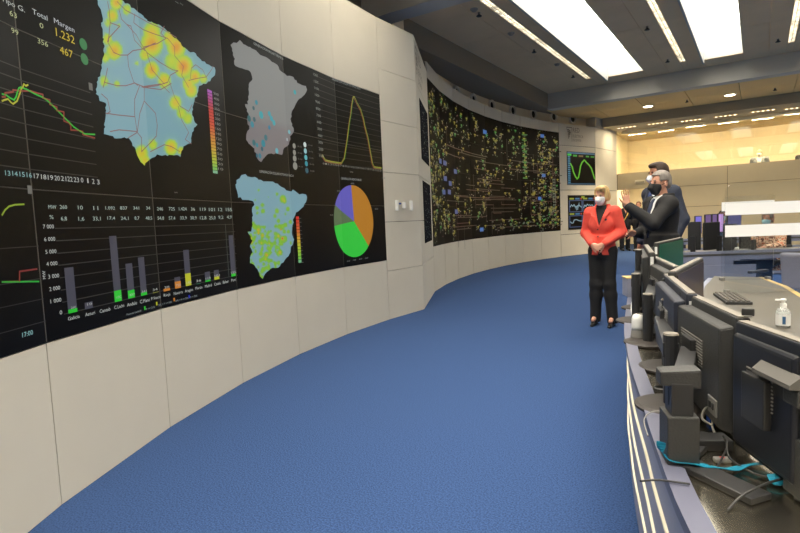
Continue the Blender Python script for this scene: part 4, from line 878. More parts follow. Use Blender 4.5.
cable([Q(711, 425, .77), Q(702, 418, .77), Q(706, 408, .77), Q(716, 410, .77), Q(712, 424, .73), Q(716, 436, .722)], .0035, mat('grey_cable', (120, 116, 108), .5), 'loop of grey cable under the thick charcoal monitor')
cable([Q(672, 412, ZT+.02), Q(652, 412, ZT+.012), Q(644, 420, ZT+.004), Q(648, 436, ZT+.004)], .002, M_GREY, 'thin grey wire from the round base over the trim')
cable([Q(637, 292, .80), Q(632, 302, .76), Q(632, 314, .735), Q(636, 322, .735), Q(634, 310, .74), Q(634, 302, .76)], .004, M_WHITE, 'looped white cable at the far end of the console')
MB().box(Q(724, 424, .76), (.012, .012, .05)).build('bt', M_BLK)
bpy.data.objects.remove(bpy.data.objects['bt'])
# lanyard ribbon
def strap(pts, w_, lab, m):
    S = spline(pts, 6); V = []
    for i, p in enumerate(S):
        t = (S[min(i+1, len(S)-1)]-S[max(i-1, 0)]).normalized(); s_ = t.cross(Vector((0, 0, 1))).normalized(); tw = .35*math.sin(i*.3); u = (s_*math.cos(tw)+Vector((0, 0, 1))*abs(math.sin(tw)))*w_/2
        V += [p-u+Vector((0, 0, .004)), p+u+Vector((0, 0, .004)), p+u+Vector((0, 0, .006)), p-u+Vector((0, 0, .006))]
    n = len(S); o = MB().add(V, [(i*4+q, i*4+(q+1) % 4, (i+1)*4+(q+1) % 4, (i+1)*4+q) for i in range(n-1) for q in range(4)]+[(0, 1, 2, 3), tuple(n*4-4+q for q in (3, 2, 1, 0))]).build('lanyard', m, None)
    tag(o, lab, 'lanyard'); return o
strap([Q(661, 444, .77), Q(663, 455, .74), Q(675, 463, .725), Q(695, 466, .722), Q(715, 469, .718), Q(732, 471, .716), Q(748, 467, .716), Q(766, 466, .716), Q(780, 471, .722), Q(783, 479, .722), Q(776, 484, .716), Q(772, 476, .722)], .022, 'teal blue lanyard wound past the block stand', mat('lanyard_teal', (20, 130, 160), .45, noise=.15, scale=60))
# sanitizer bottle
b = onz(783, 327, ZW); e = empty('sanitizer_bottle', b); tag(e, 'clear pump bottle of hand sanitizer on the grey worktop', 'bottle')
MB().lathe([(.028, 0), (.032, .004), (.032, .075), (.028, .09), (.014, .104), (.012, .108)], n=24).build('bottle', mat('clear_plastic', (226, 230, 228), .12, trans=.716), e, smooth=True)
MB().lathe([(.0325, .012), (.0325, .07)], n=24).build('wrap_label', mat('label_white', (228, 228, 226), .5), e); MB().bb((-.004, -.0345, .02), (.010, -.032, .06)).build('label_mark', mat('label_blue', (50, 90, 130), .5), e)
MB().lathe([(.015, .104), (.015, .122), (.008, .124), (.008, .136), (.013, .138), (.013, .147)], n=18).build('pump', M_WHITE, e); MB().box((-.018, -.01, .142), (.036, .011, .009)).build('nozzle', M_WHITE, e, bevel=.003)
# keyboard
K = [onz(x, y, ZW) for x, y in [(716, 294), (731, 294), (753, 306), (729.5, 306)]]; kc = (K[0]+K[1]+K[2]+K[3])/4; kd = (K[3]+K[2]-K[0]-K[1])
e = empty('keyboard', (kc.x, kc.y, ZW), math.atan2(kd.y, kd.x)); tag(e, 'black computer keyboard on the grey worktop', 'keyboard'); MB().box((0, 0, .009), (.45, .15, .018)).build('body', M_BLK, e, bevel=.004)
kme = None
for r in range(5):
    for c in range(15):
        o = MB().box((0, 0, 0), (.022, .021, .008)).build('key', mat('key_dark', (70, 66, 60), .55), e, bevel=.002, seg=1) if kme is None else link('key', kme, e)
        kme = o.data; o.location = (-.2+.0286*c, -.056+.0275*r, .022)
p = onz(748, 316.5, 1.065); e = empty('webcam', (p.x, p.y, 1.065)); tag(e, 'tiny black webcam clipped above the thick charcoal monitor', 'webcam'); MB().box((0, 0, .012), (.03, .012, .02)).build('body', M_BLK, e, bevel=.003); MB().lathe([(.005, -.008), (.005, 0)], c=(0, 0, .012), M=Matrix.Rotation(math.pi/2, 3, 'X'), n=12).build('lens', M_GREY, e); MB().box((0, 0, .002), (.02, .02, .004)).build('clip', M_GREY, e)
b = onz(638, 338, ZT); e = empty('headset_dock', b); tag(e, 'rounded white headset dock on a grey foot at the console edge', 'dock')
MB().lathe([(.034, 0), (.036, .01), (.03, .045)], n=20).build('foot', M_GREY, e); MB().lathe([(.03, .045), (.031, .06), (.03, .1), (.024, .118), (.012, .124)], n=20).build('shell', M_WHITE, e, smooth=True); MB().box((.012, .0, .126), (.03, .012, .006)).build('cradle', M_EDGE, e)
b = onz(661, 391, ZBED); e = empty('desk_port', b); tag(e, 'small round black cable port in the tray beside a round base', 'port'); MB().lathe([(.026, 0), (.026, .012), (.02, .014), (.018, .005)], n=20).build('ring', M_BLK, e); MB().lathe([(.018, .002), (.018, .006)], n=20).build('insert', M_STAND, e)
# plexiglass guards
def guard(px0, px1, d0, d1, ztop, bands, lab):
    a, b = P3(px0, 290, d0), P3(px1, 290, d1); a.z = b.z = 0; x = (b-a).normalized(); n = Vector((-x.y, x.x, 0)); L = (b-a).length
    e = empty('plexiglass_guard', (a.x, a.y, ZW)); tag(e, lab, 'screen guard')
    h = ztop-ZW; R = .06; poly = [(0, .0), (L, .0), (L, h)]+[(R-R*math.sin(t), h-R+R*math.cos(t)) for t in [math.pi/2*i/6 for i in range(7)]]
    V = [x*q[0]+n*s_+Vector((0, 0, q[1])) for s_ in (-.0025, .0025) for q in poly]; k = len(poly)
    MB().add(V, [tuple(range(k)), tuple(range(k, 2*k))]+[(i, (i+1) % k, k+(i+1) % k, k+i) for i in range(k)]).build('sheet', M_PLEXI, e)
    for (z0, z1, u0, u1) in bands: obox(MB(), x*((u0+u1)/2*L)+Vector((0, 0, (z0+z1)/2-ZW))-n*(.004 if n.dot(-a) < 0 else -.004), x, n, (u1-u0)*L, .002, z1-z0).build('white_band', mat('band_white', (250, 250, 248), .6), e)
    for u in (.02, .9): obox(MB(), x*(u*L)+Vector((0, 0, .012)), x, n, .03, .05, .024).build('foot', M_GREY, e)
    return e
guard(724.5, 850, 4.0, 3.86, 1.535, [(1.308, 1.393, 0, 1), (1.149, 1.234, 0, 1)], 'clear plexiglass guard with two wide white bands on the worktop')
guard(721, 773, 4.72, 4.66, 1.46, [(1.335, 1.413, 0, 1)], 'smaller clear plexiglass guard with one white band behind the wide one')

# ------------------------------------------------------------------ desks behind
def desk(px0, px1, d0, d1, lab, depth=.85, opening=None):
    a, b = P3(px0, 252, d0), P3(px1, 252, d1); a.z = b.z = 0; x = (b-a).normalized(); n = Vector((-x.y, x.x, 0)); n = n if n.dot(a) > 0 else -n; L = (b-a).length
    e = empty('operator_desk', (a.x, a.y, 0)); tag(e, lab, 'desk')
    obox(MB(), x*(L/2)+n*(depth/2)+Vector((0, 0, .725)), x, n, L, depth, .03).build('top', M_WORK, e, bevel=.003)
    obox(MB(), x*(L/2)+n*.02+Vector((0, 0, .716)), x, n, L-.01, .03, .12).build('apron', M_DESKB, e)
    for (u0, u1) in ([(0, .42), (.62, 1)] if opening else [(0, 1)]): obox(MB(), x*(L*(u0+u1)/2)+n*.03+Vector((0, 0, .3)), x, n, L*(u1-u0)-.01, .03, .56).build('front_panel', M_DESKB, e)
    for u in (.01, .99): obox(MB(), x*(L*u)+n*(depth/2)+Vector((0, 0, .355)), x, n, .03, depth-.05, .71).build('side_panel', M_NAVY, e)
    if opening: obox(MB(), x*(L*.52)+n*(depth*.75)+Vector((0, 0, .3)), x, n, L*.2, .03, .56).build('back_panel', M_NAVY, e)
    return a, x, n, L
dA, dx, dn, dL = desk(672, 880, 7.5, 7.2, 'blue grey operator desk directly behind the curved console', opening=True)
desk_pts = lambda u, v: dA+dx*u+dn*v
for i, (x0, x1, yt, lab) in enumerate([(688, 701, 222, 'black monitor back on the blue grey desk, first from the left'), (704, 719, 222.5, 'black monitor back on the blue grey desk, second from the left'), (723, 737, 224, 'black monitor back on the blue grey desk, third from the left'), (740, 750, 226, 'black monitor back on the blue grey desk, beside the seated person')]):
    d = 7.75-.02*i; a, b = P3(x0, yt, d), P3(x1, yt-.4, d+(.12 if i % 2 else -.1)); monitor(a, b, a.z, .40, .74, lab, style='plain', housing=M_BLK, detail=False, group='monitors on the blue grey desk')
e = empty('desk_phone', P3(741, 245, 7.6)); e.location.z = .74; tag(e, 'small grey desk phone on the blue grey desk', 'phone'); MB().box((0, 0, .02), (.18, .16, .04)).build('body', M_GREY, e, bevel=.01); MB().box((-.05, 0, .05), (.05, .17, .03)).build('handset', M_WHITE, e, bevel=.01)
# third row with lit purple screens
rA, rx_, rn, rL = desk(684, 840, 11.0, 10.6, 'operator desk in the far row with purple screens')
for i, (x0, x1, yt, lab, c) in enumerate([(694.5, 701.5, 216, 'small lit monitor with blue and purple screen in the far row', (96, 90, 170)), (704.5, 711, 214.5, 'purple monitor in the far row, second from the left', (88, 70, 110)), (711.5, 717, 214, 'purple monitor in the far row, third from the left', (90, 72, 112)), (717.5, 723.5, 213.5, 'pale lilac monitor in the far row beside the masked operator', (150, 120, 170)), (727, 741, 214, 'blue grey monitor in the far row behind the plexiglass', (70, 70, 110))]):
    d = 11.4; a, b = P3(x0, yt, d), P3(x1, yt-.2, d); monitor(a, b, a.z, a.z-.85, .74, lab, back=(0, 1, 0), style='plain', housing=M_BLK, detail=False, screen_col=c, emit=.8, group='monitors in the far row')

# grey office chairs
def chair(p, rz, lab, m, tall=.95):
    e = empty('office_chair', (p.x, p.y, 0), rz); tag(e, lab, 'chair', 'office chairs')
    S = MB(); S.box((0, 0, .46), (.48, .46, .08)); S.build('seat', m, e, bevel=.03, seg=3)
    Bm = Matrix.Rotation(-.12, 3, 'X'); bb_ = MB(); bb_.box((0, -.24, .46+(tall-.46)/2+.06), (.46, .06, tall-.5), M=Bm); bb_.build('backrest', m, e, bevel=.028, seg=3)
    MB().box((0, -.25, .52), (.06, .03, .22), M=Bm).build('back_bracket', M_BLK, e); MB().lathe([(.03, .07), (.03, .42)], n=14).build('gas_lift', M_BLK, e)
    for i in range(5):
        a = 2*math.pi*i/5; sp = MB(); sp.tube([(0, 0, .1), (.28*math.cos(a), .28*math.sin(a), .07)], [.03, .018], 8); q = sp.build('spoke', M_BLK, e); MB().lathe([(.001, 0), (.025, .008), (.028, .028), (.025, .048), (.001, .056)], c=(.28*math.cos(a), .28*math.sin(a), 0), n=12).build('castor', M_STAND, q)
    for s_ in (-1, 1): MB().tube([(s_*.2, .02, .44), (s_*.28, .02, .46), (s_*.29, .0, .722)], .015, 8).build('arm_post', M_BLK, e); MB().box((s_*.29, .02, .722), (.05, .25, .03)).build('armrest', M_BLK, e, bevel=.01)
    return e
M_CHG = mat('chair_grey', (132, 132, 146), .8, noise=.06, scale=60); M_CHB = mat('chair_black', (34, 34, 36), .8)

# ------------------------------------------------------------------ people: signed distance fields meshed with surface nets
def V3(p): return np.array(p, float)
def cap(a, b, ra, rb): return ('cap', V3(a), V3(b), ra, rb)
def ell(c, r, R=None): return ('ell', V3(c), V3(r), None if R is None else np.array(R))
def loft(secs): return ('loft', np.array(secs, float))        # rows: z, cx, cy, rx, ry
def pdist(p, G):
    if p[0] == 'cap':
        a, b = p[1], p[2]; d = b-a; L = max(d@d, 1e-9); t = np.clip(((G-a)@d)/L, 0, 1)
        return np.linalg.norm(G-a-t[..., None]*d, axis=-1)-(p[3]+(p[4]-p[3])*t)
    if p[0] == 'ell':
        q = G-p[1]
        if p[3] is not None: q = q@p[3]
        k0 = np.linalg.norm(q/p[2], axis=-1); k1 = np.linalg.norm(q/(p[2]**2), axis=-1)
        return k0*(k0-1)/np.maximum(k1, 1e-6)
    S = p[1]; z = G[..., 2]; f = lambda i: np.interp(z, S[:, 0], S[:, i]); rx, ry = f(3), f(4)
    d = (np.sqrt(((G[..., 0]-f(1))/rx)**2+((G[..., 1]-f(2))/ry)**2)-1)*np.minimum(rx, ry)
    return np.maximum(d, np.maximum(S[0, 0]-z, z-S[-1, 0]))
def pbox(p, m):
    if p[0] == 'cap': r = max(p[3], p[4])+m; return np.minimum(p[1], p[2])-r, np.maximum(p[1], p[2])+r
    if p[0] == 'ell': r = (p[2] if p[3] is None else np.full(3, p[2].max()))+m; return p[1]-r, p[1]+r
    S = p[1]; return np.array([(S[:, 1]-S[:, 3]).min()-m, (S[:, 2]-S[:, 4]).min()-m, S[0, 0]-m]), np.array([(S[:, 1]+S[:, 3]).max()+m, (S[:, 2]+S[:, 4]).max()+m, S[-1, 0]+m])
def sdf_mesh(name, prims, m, parent, vox=.008, k=.02, grow=0.0, cut=None, sub=None, smooth=True):
    """prims: list of primitives or (primitive, k); cut(G): extra field intersected; returns object"""
    pr = [(p if isinstance(p[0], tuple) else (p, k)) for p in prims]
    lo = np.min([pbox(p, grow+.01)[0] for p, _ in pr], axis=0)-2*vox; hi = np.max([pbox(p, grow+.01)[1] for p, _ in pr], axis=0)+2*vox
    n = np.ceil((hi-lo)/vox).astype(int)+1; D = np.full(n, 1.0, np.float32); ax = [lo[i]+vox*np.arange(n[i]) for i in range(3)]
    for p, kk in pr:
        a, b = pbox(p, grow+kk+.03); i0 = np.clip(((a-lo)/vox).astype(int), 0, n-1); i1 = np.clip(np.ceil((b-lo)/vox).astype(int)+1, 1, n)
        G = np.stack(np.meshgrid(*[ax[i][i0[i]:i1[i]] for i in range(3)], indexing='ij'), -1); d = pdist(p, G)-grow
        s = tuple(slice(i0[i], i1[i]) for i in range(3)); o = D[s]; h = np.clip(.5+.5*(o-d)/kk, 0, 1); D[s] = o*(1-h)+d*h-kk*h*(1-h)
    if cut is not None:
        G = np.stack(np.meshgrid(*ax, indexing='ij'), -1); D = np.maximum(D, cut(G))
    D[0], D[-1], D[:, 0], D[:, -1], D[:, :, 0], D[:, :, -1] = [.05]*6
    ins = D < 0; c = [ins[:-1, :-1, :-1]]
    S = sum(ins[i:n[0]-1+i, j:n[1]-1+j, l:n[2]-1+l].astype(np.int8) for i in (0, 1) for j in (0, 1) for l in (0, 1))
    act = np.argwhere((S > 0) & (S < 8))
    if len(act) == 0: return None
    idx = -np.ones(tuple(n-1), np.int64); idx[tuple(act.T)] = np.arange(len(act))
    acc = np.zeros((len(act), 3)); cnt = np.zeros(len(act))
    C = [(i, j, l) for i in (0, 1) for j in (0, 1) for l in (0, 1)]
    for a in range(8):
        for b in range(a+1, 8):
            if sum(abs(C[a][q]-C[b][q]) for q in range(3)) != 1: continue
            da = D[tuple((act+C[a]).T)]; db = D[tuple((act+C[b]).T)]; mk_ = (da < 0) != (db < 0); t = np.where(mk_, da/np.where(mk_, da-db, 1), 0)
            acc += mk_[:, None]*(np.array(C[a])+t[:, None]*(np.array(C[b])-np.array(C[a]))); cnt += mk_
    P = lo+vox*(act+acc/cnt[:, None]); F_ = []
    for q in range(3):
        u, v = (q+1) % 3, (q+2) % 3; sl0 = [slice(1, -1)]*3; sl1 = [slice(1, -1)]*3; sl0[q] = slice(0, -1); sl1[q] = slice(1, None)
        a, b = ins[tuple(sl0)], ins[tuple(sl1)]; E_ = np.argwhere(a != b); off = np.ones(3, int); off[q] = 0; E_ = E_+off
        if len(E_) == 0: continue
        flip = ins[tuple(E_.T)]; du = np.zeros(3, int); du[u] = 1; dv = np.zeros(3, int); dv[v] = 1
        Q = np.stack([idx[tuple((E_-du-dv).T)], idx[tuple((E_-dv).T)], idx[tuple(E_.T)], idx[tuple((E_-du).T)]], 1)
        Q[~flip] = Q[~flip][:, ::-1]; F_.append(Q)
    F_ = np.concatenate(F_); F_ = F_[(F_ >= 0).all(1)]
    me = bpy.data.meshes.new(name); me.vertices.add(len(P)); me.vertices.foreach_set('co', P.astype(np.float32).ravel())
    me.loops.add(4*len(F_)); me.loops.foreach_set('vertex_index', F_.astype(np.int32).ravel()); me.polygons.add(len(F_)); me.polygons.foreach_set('loop_start', np.arange(0, 4*len(F_), 4, dtype=np.int32))
    me.update(calc_edges=True); me.validate(); me.materials.append(m)
    if smooth: me.polygons.foreach_set('use_smooth', [True]*len(me.polygons))
    return link(name, me, parent)
def rot_z(v, a): c, s = math.cos(a), math.sin(a); return np.array((v[0]*c-v[1]*s, v[0]*s+v[1]*c, v[2]))
SKIN = mat('skin', (206, 152, 126), .55, noise=.05, scale=20); SKIN2 = mat('skin_tan', (190, 134, 106), .55, noise=.05, scale=20)

def head_prims(hc, yaw, pitch=0.0, s=1.0):
    """head centre hc (between the ears); returns transform and primitives; face looks along +Y turned by yaw"""
    Rz = np.array(Matrix.Rotation(yaw, 3, 'Z') @ Matrix.Rotation(pitch, 3, 'X'))
    T_ = lambda x, y, z: V3(hc)+s*(Rz@V3((x, y, z)))
    E_ = lambda x, y, z, a, b, c: ell(T_(x, y, z), (a*s, b*s, c*s), Rz)
    pr = [E_(0, -.012, .035, .074, .094, .083), E_(0, .022, -.03, .060, .068, .078), E_(0, .05, -.082, .034, .034, .03), (E_(-.078, -.012, -.015, .012, .024, .034), .006), (E_(.078, -.012, -.015, .012, .024, .034), .006),
          (cap(T_(0, .082, .012), T_(0, .106, -.03), .009*s, .015*s), .012), (E_(-.028, .072, .018, .024, .016, .008), .01), (E_(.028, .072, .018, .024, .016, .008), .01), (E_(0, .084, -.062, .024, .010, .008), .008)]
    return T_, E_, pr, Rz
def hand_prims(w, d, n, L=.185, curl=.3, side=1, spread=.1):
    """hand: wrist w, pointing along d, palm normal n, thumb on the side given by side"""
    w, d, n = V3(w), _n(d), _n(n); n = _n(n-(n@d)*d); s = np.cross(d, n)*side; pr = []
    pr.append((cap(w-d*.02, w+d*.03, .026, .026), .02))
    for o in (-.027, -.009, .009, .027): pr.append((cap(w+d*.03+s*o*.7, w+d*L*.5+s*o, .016, .0125), .012))
    for o, l in zip((-.03, -.010, .011, .031), (.80, .98, 1.0, .9)):
        l *= L*.47; a = w+d*L*.5+s*o; dd = _n(d+s*o*spread*30*.1); b = a+dd*l*.45; e1 = _n(dd*math.cos(curl)+n*math.sin(curl)); c = b+e1*l*.32; e2 = _n(dd*math.cos(curl*1.9)+n*math.sin(curl*1.9)); f = c+e2*l*.26
        pr += [(cap(a, b, .0105, .0095), .004), (cap(b, c, .0095, .0088), .003), (cap(c, f, .0088, .0075), .003)]
    a = w+d*.035+s*.03; b = w+d*.07+s*.058+n*.012; c = b+_n(d+s*.35+n*.2)*.034
    pr += [(cap(w+d*.015+s*.015, a, .02, .018), .01), (cap(a, b, .0165, .0125), .008), (cap(b, c, .0118, .009), .004)]
    return pr
def leg_prims(hip, knee, ankle, s=1.0): return [cap(hip, knee, .086*s, .058*s), cap(knee, V3(knee)+(V3(ankle)-V3(knee))*.35, .056*s, .058*s), cap(V3(knee)+(V3(ankle)-V3(knee))*.35, ankle, .056*s, .038*s)]
def arm_prims(sh, el, wr, s=1.0): return [cap(sh, el, .052*s, .042*s), cap(el, wr, .042*s, .028*s)]

def person(name_lab, loc, rz, H_=1.75, build=1.0, jacket=None, trousers=None, shirt=None, tie=None, skin=SKIN, hair=None, hair_style='short', mask=None, pose=None, head_yaw=0.0, head_pitch=0.0, vox=.009, female=False, heel=0.0, skirt=0, jopen=None, lower=True, extra=None, pattern=None):
    """standing or seated clothed figure facing local +Y"""
    s = (H_-heel)/1.75; pz = lambda x, y, z: V3((x*s, y*s, z*s+heel)); P = dict(
        hipL=pz(-.09, 0, .93), hipR=pz(.09, 0, .93), kneeL=pz(-.10, .015, .50), kneeR=pz(.10, .015, .50), ankL=pz(-.105, -.02, .085), ankR=pz(.105, -.02, .085),
        shL=pz(-.19*build, -.01, 1.43), shR=pz(.19*build, -.01, 1.43), elL=pz(-.255*build, -.04, 1.14), elR=pz(.255*build, -.04, 1.14), wrL=pz(-.27*build, .05, .90), wrR=pz(.27*build, .05, .90), head=pz(0, .02, 1.635), dL=(0, .15, -1), dR=(0, .15, -1), nL=(1, 0, 0), nR=(-1, 0, 0), curlL=.45, curlR=.45)
    if pose:
        for k_, v in pose.items(): P[k_] = pz(*v) if k_[:2] in ('hi', 'kn', 'an', 'sh', 'el', 'wr', 'he') else v
    b = build; wz = .86 if female else 1.0; ch = 1.0
    base_y = 0 if lower is not None else 0
    tors = [loft([[z*s+heel, cx, cy*s, rx*b*s, ry*b*s] for z, cx, cy, rx, ry in [(.86, 0, 0, .14, .10), (.93, 0, -.01, .165, .115), (1.02, 0, 0, .155*wz, .105), (1.12, 0, .005, .145*wz, .10), (1.25, 0, .01, .165*(.95 if female else 1), .118), (1.36, 0, 0, .175*(.93 if female else 1), .11), (1.43, 0, -.01, .15, .085), (1.48, 0, -.015, .08, .06)]]),
            cap(P['shL'], P['shR'], .062*s*b, .062*s*b)]
    if female: tors += [ell(pz(-.06, .07, 1.27), (.07*s, .045*s, .08*s)), ell(pz(.06, .07, 1.27), (.07*s, .045*s, .08*s))]
    T_, E_, hp, Rz = head_prims(P['head'], head_yaw, head_pitch, s)
    neck = [cap(pz(0, -.02, 1.44), T_(0, -.015, -.06), .056*s, .052*s)]
    arms = arm_prims(P['shL'], P['elL'], P['wrL'], s)+arm_prims(P['shR'], P['elR'], P['wrR'], s)
    legs = leg_prims(P['hipL'], P['kneeL'], P['ankL'], s)+leg_prims(P['hipR'], P['kneeR'], P['ankR'], s)
    dl, dr = V3(P['dL']), V3(P['dR'])
    hands = hand_prims(P['wrL'], dl, P['nL'], .185*s, P['curlL'], 1 if P.get('sideL', 1) > 0 else -1)+hand_prims(P['wrR'], dr, P['nR'], .185*s, P['curlR'], -1 if P.get('sideR', 1) > 0 else 1)
    feet = [cap(P['ankL'], P['ankL']+V3((0, .12*s, -.045*s)), .04*s, .03*s), cap(P['ankR'], P['ankR']+V3((0, .12*s, -.045*s)), .04*s, .03*s)]
    body = sdf_mesh('person', [(p, .03) for p in tors+neck+arms+legs+feet]+[(p if isinstance(p[0], tuple) else (p, .022)) for p in hp]+hands, skin, None, vox, grow=-.004)
    body.location = loc; body.rotation_euler = (0, 0, rz); tag(body, name_lab, 'person')
    # face details
    eyem = mat('eye_dark', (40, 30, 28), .3)
    for q in (-1, 1):
        sdf_mesh('eye', [E_(q*.031, .074, .002, .013, .010, .0065)], eyem, body, .0035)
        sdf_mesh('eyebrow', [E_(q*.033, .079, .026, .021, .008, .005)], mat('brow_'+name_lab[:12], hair['col'] if hair else (90, 70, 60), .8), body, .0035)
    if mask:
        mm = mat('mask_%s' % str(mask), mask, .7); Rinv = Rz.T
        def mcut(G):
            q = (G-V3(P['head']))@Rz/s; return np.maximum.reduce([.020-q[..., 1]+np.abs(q[..., 2]+.055)*.25, q[..., 2]+.008-.18*(q[..., 1]-.07), -.118-q[..., 2]])*s
        mo = sdf_mesh('face_mask', [E_(0, .022, -.03, .066, .078, .084), E_(0, .052, -.08, .042, .042, .038), cap(T_(0, .088, -.002), T_(0, .108, -.045), .016*s, .026*s)], mm, body, .006, k=.03, cut=mcut)
        for q in (-1, 1): MB().tube([T_(q*.058, .05, -.035), T_(q*.078, .005, -.01), T_(q*.086, -.02, .01)], .0028, 6).build('ear_loop', mm, mo)
    if hair:
        hm = mat('hair_'+hair['name'], hair['col'], .6, noise=.25, scale=40, stretch=(1, 1, .3)); st_ = hair_style
        def hcut(G):
            q = (G-V3(P['head']))@Rz/s; x, y, z = q[..., 0], q[..., 1], q[..., 2]
            if st_ == 'bob':       # swept fringe, covers ears, ends at the jaw
                face = np.maximum.reduce([.03-y, z-(.07+.3*x), np.abs(x)-.068]); low = -.072-z+np.maximum(0, y)*.5
                return np.maximum(-face, low)*s
            if st_ == 'bald': return np.maximum.reduce([y+.01, -.075-z, z-.075])*s
            face = np.maximum.reduce([.042-y*1.0, z-.072]); ear = np.maximum.reduce([.0-y-.055, z-.02, -y-.03]); low = -.06-z+np.maximum(0, y+.05)*.9
            return np.maximum.reduce([-face, low, np.maximum.reduce([np.full_like(x, -1), -np.maximum.reduce([np.abs(y+.01)-.03, z-.02])])])*s
        if st_ == 'bob': hpz = [E_(0, -.015, .042, .088, .108, .085), E_(-.064, -.022, -.025, .03, .062, .062), E_(.064, -.022, -.025, .03, .062, .062), E_(0, -.065, -.02, .072, .05, .075), E_(-.025, .055, .098, .055, .04, .03), E_(.0, -.02, .078, .07, .085, .05)]
        else: hpz = [E_(0, -.014, .04, .081, .102, .09), E_(0, -.06, -.01, .068, .05, .065)]+([E_(0, .045, .098, .055, .045, .022)] if st_ == 'quiff' else [])
        sdf_mesh('hair', hpz, hm, body, .006, k=.03, cut=hcut)
    # clothes
    ncut = lambda z0, w_: None
    if trousers:
        zt_ = 1.0*s+heel; tl = [(p, .04) for p in leg_prims(P['hipL'], P['kneeL'], P['ankL'], s*1.08)+leg_prims(P['hipR'], P['kneeR'], P['ankR'], s*1.08)]
        tl += [(cap(P['kneeL'], P['ankL'], .064*s, .068*s), .02), (cap(P['kneeR'], P['ankR'], .064*s, .068*s), .02)] if not female else [(cap(P['kneeL'], P['ankL']+V3((0, .015, -.05)), .058*s, .054*s), .02), (cap(P['kneeR'], P['ankR']+V3((0, .015, -.05)), .058*s, .054*s), .02)]
        za = min(P['ankL'][2], P['ankR'][2])-(.045 if not female else .08)*s
        sdf_mesh('trousers', [(tors[0], .03)]+tl, trousers, body, vox, grow=.012, cut=lambda G: np.maximum(G[..., 2]-zt_-.04*s, za-G[..., 2]))
        for q, an in ((-1, P['ankL']), (1, P['ankR'])):
            shm = mat('shoe_black', (20, 19, 19), .3); y0 = an[1]-.055*s
            if female:
                so = sdf_mesh('shoe', [cap(an+V3((0, -.02, -.05*s)), an+V3((0, .06*s, -.06*s)), .044*s, .042*s), cap(an+V3((0, .06*s, -.075*s)), an+V3((0, .17*s, -.085*s-heel*.5)), .036*s, .026*s)], shm, body, .005, cut=lambda G: -G[..., 2]+.0)
                MB().tube([an+V3((0, -.03*s, -.06*s)), (an[0], an[1]-.035*s, 0)], [.018, .011], 8).build('heel', shm, so)
            else: sdf_mesh('shoe', [cap((an[0], y0+.03*s, an[2]-.04*s), (an[0], an[1]+.06*s, an[2]-.035*s), .045*s, .046*s), cap((an[0], an[1]+.06*s, an[2]-.04*s), (an[0], an[1]+.2*s, an[2]-.055*s), .046*s, .036*s)], shm, body, .007, cut=lambda G, q_=an[2]-.085*s: q_-G[..., 2])
    if shirt:
        sdf_mesh('shirt', [(p, .03) for p in tors]+[(cap(pz(0, -.02, 1.44), pz(0, -.012, 1.51), .064*s, .06*s), .01)], shirt, body, vox, grow=.006, cut=lambda G: np.maximum(.98*s+heel-G[..., 2], G[..., 2]-(1.515*s+heel)+.3*np.maximum(0, G[..., 1]-.02)))
    if tie:
        MB().tube([pz(0, .075, 1.475), pz(0, .108, 1.44), pz(0, .125, 1.36), pz(0, .135, 1.25), pz(0, .128, 1.1)], [.016, .018, .024, .03, .035], 8).build('tie', tie, body, smooth=True)
    if jacket:
        hem = (.80 if not female else .88)*s+heel; jt = [(p, .035) for p in tors]
        jt += [(loft([[hem-.02, 0, -.005, .185*b*s*(.94 if female else 1), .135*b*s], [.95*s+heel, 0, -.005, .18*b*s*(.92 if female else 1), .13*b*s], [1.1*s+heel, 0, 0, .158*b*s*wz, .118*b*s]]), .05)] if hem < 1.2 else []
        sl = [(p, .03) for p in arm_prims(P['shL'], P['elL'], P['wrL']-_n(V3(P['wrL'])-V3(P['elL']))*.02, s*1.18)+arm_prims(P['shR'], P['elR'], P['wrR']-_n(V3(P['wrR'])-V3(P['elR']))*.02, s*1.18)]
        zb, zn, wn = (1.24, 1.50, .075) if female else (1.14, 1.50, .085)
        if jopen: zb, zn, wn = jopen
        def jcut(G):
            x, y, z = G[..., 0]/s, G[..., 1]/s, (G[..., 2]-heel)/s
            v = np.maximum(np.abs(x)-wn*np.clip((z-zb)/(zn-zb), 0, 2), -(y-.03)); neckhole = np.maximum(np.sqrt(x**2+(y+.01)**2)-.072, 1.44-z)
            bot = np.maximum(np.maximum(np.abs(x)-.03*np.clip((.98-z)/.1, 0, 1.4), -y), z-.98)
            return np.maximum.reduce([-v*s, -neckhole*s, -bot*s, hem-G[..., 2], G[..., 2]-(1.53*s+heel)])
        jo = sdf_mesh('jacket', jt+sl+[(cap(pz(0, -.03, 1.46), pz(0, -.03, 1.50), .085*s, .078*s), .02)], jacket, body, vox, grow=.014, cut=jcut)
        # lapels and buttons
        for q in (-1, 1):
            L0 = [pz(q*.004, .158, zb), pz(q*wn*.62, .140, (zb+zn)/2), pz(q*wn*1.02, .075, zn-.03), pz(q*(wn+.045), .075, zn-.07), pz(q*(wn+.025), .128, (zb+zn)/2+.02)]
            ll = MB(); k2 = len(L0); ll.add(L0+[p+V3((0, .009, 0)) for p in L0], [tuple(range(k2)), tuple(range(k2, 2*k2))]+[(i, (i+1) % k2, k2+(i+1) % k2, k2+i) for i in range(k2)]); ll.build('lapel', jacket, jo)
        for i in range(2): MB().lathe([(.009, 0), (.009, .006)], c=pz(.012, .150-.004*i, zb-.03-.09*i), M=Matrix.Rotation(-math.pi/2, 3, 'X'), n=10).build('button', mat('button_dark', (50, 36, 34), .4), jo)
    if extra: extra(body, P, s, pz, T_)
    return body
def floor_at(px, depth): p = P3(px, 250, depth); return (p.x, p.y, 0)
def face_to(loc, px, depth):          # heading (local +Y) towards another floor point
    q = P3(px, 250, depth); return math.atan2(q.y-loc[1], q.x-loc[0])-math.pi/2
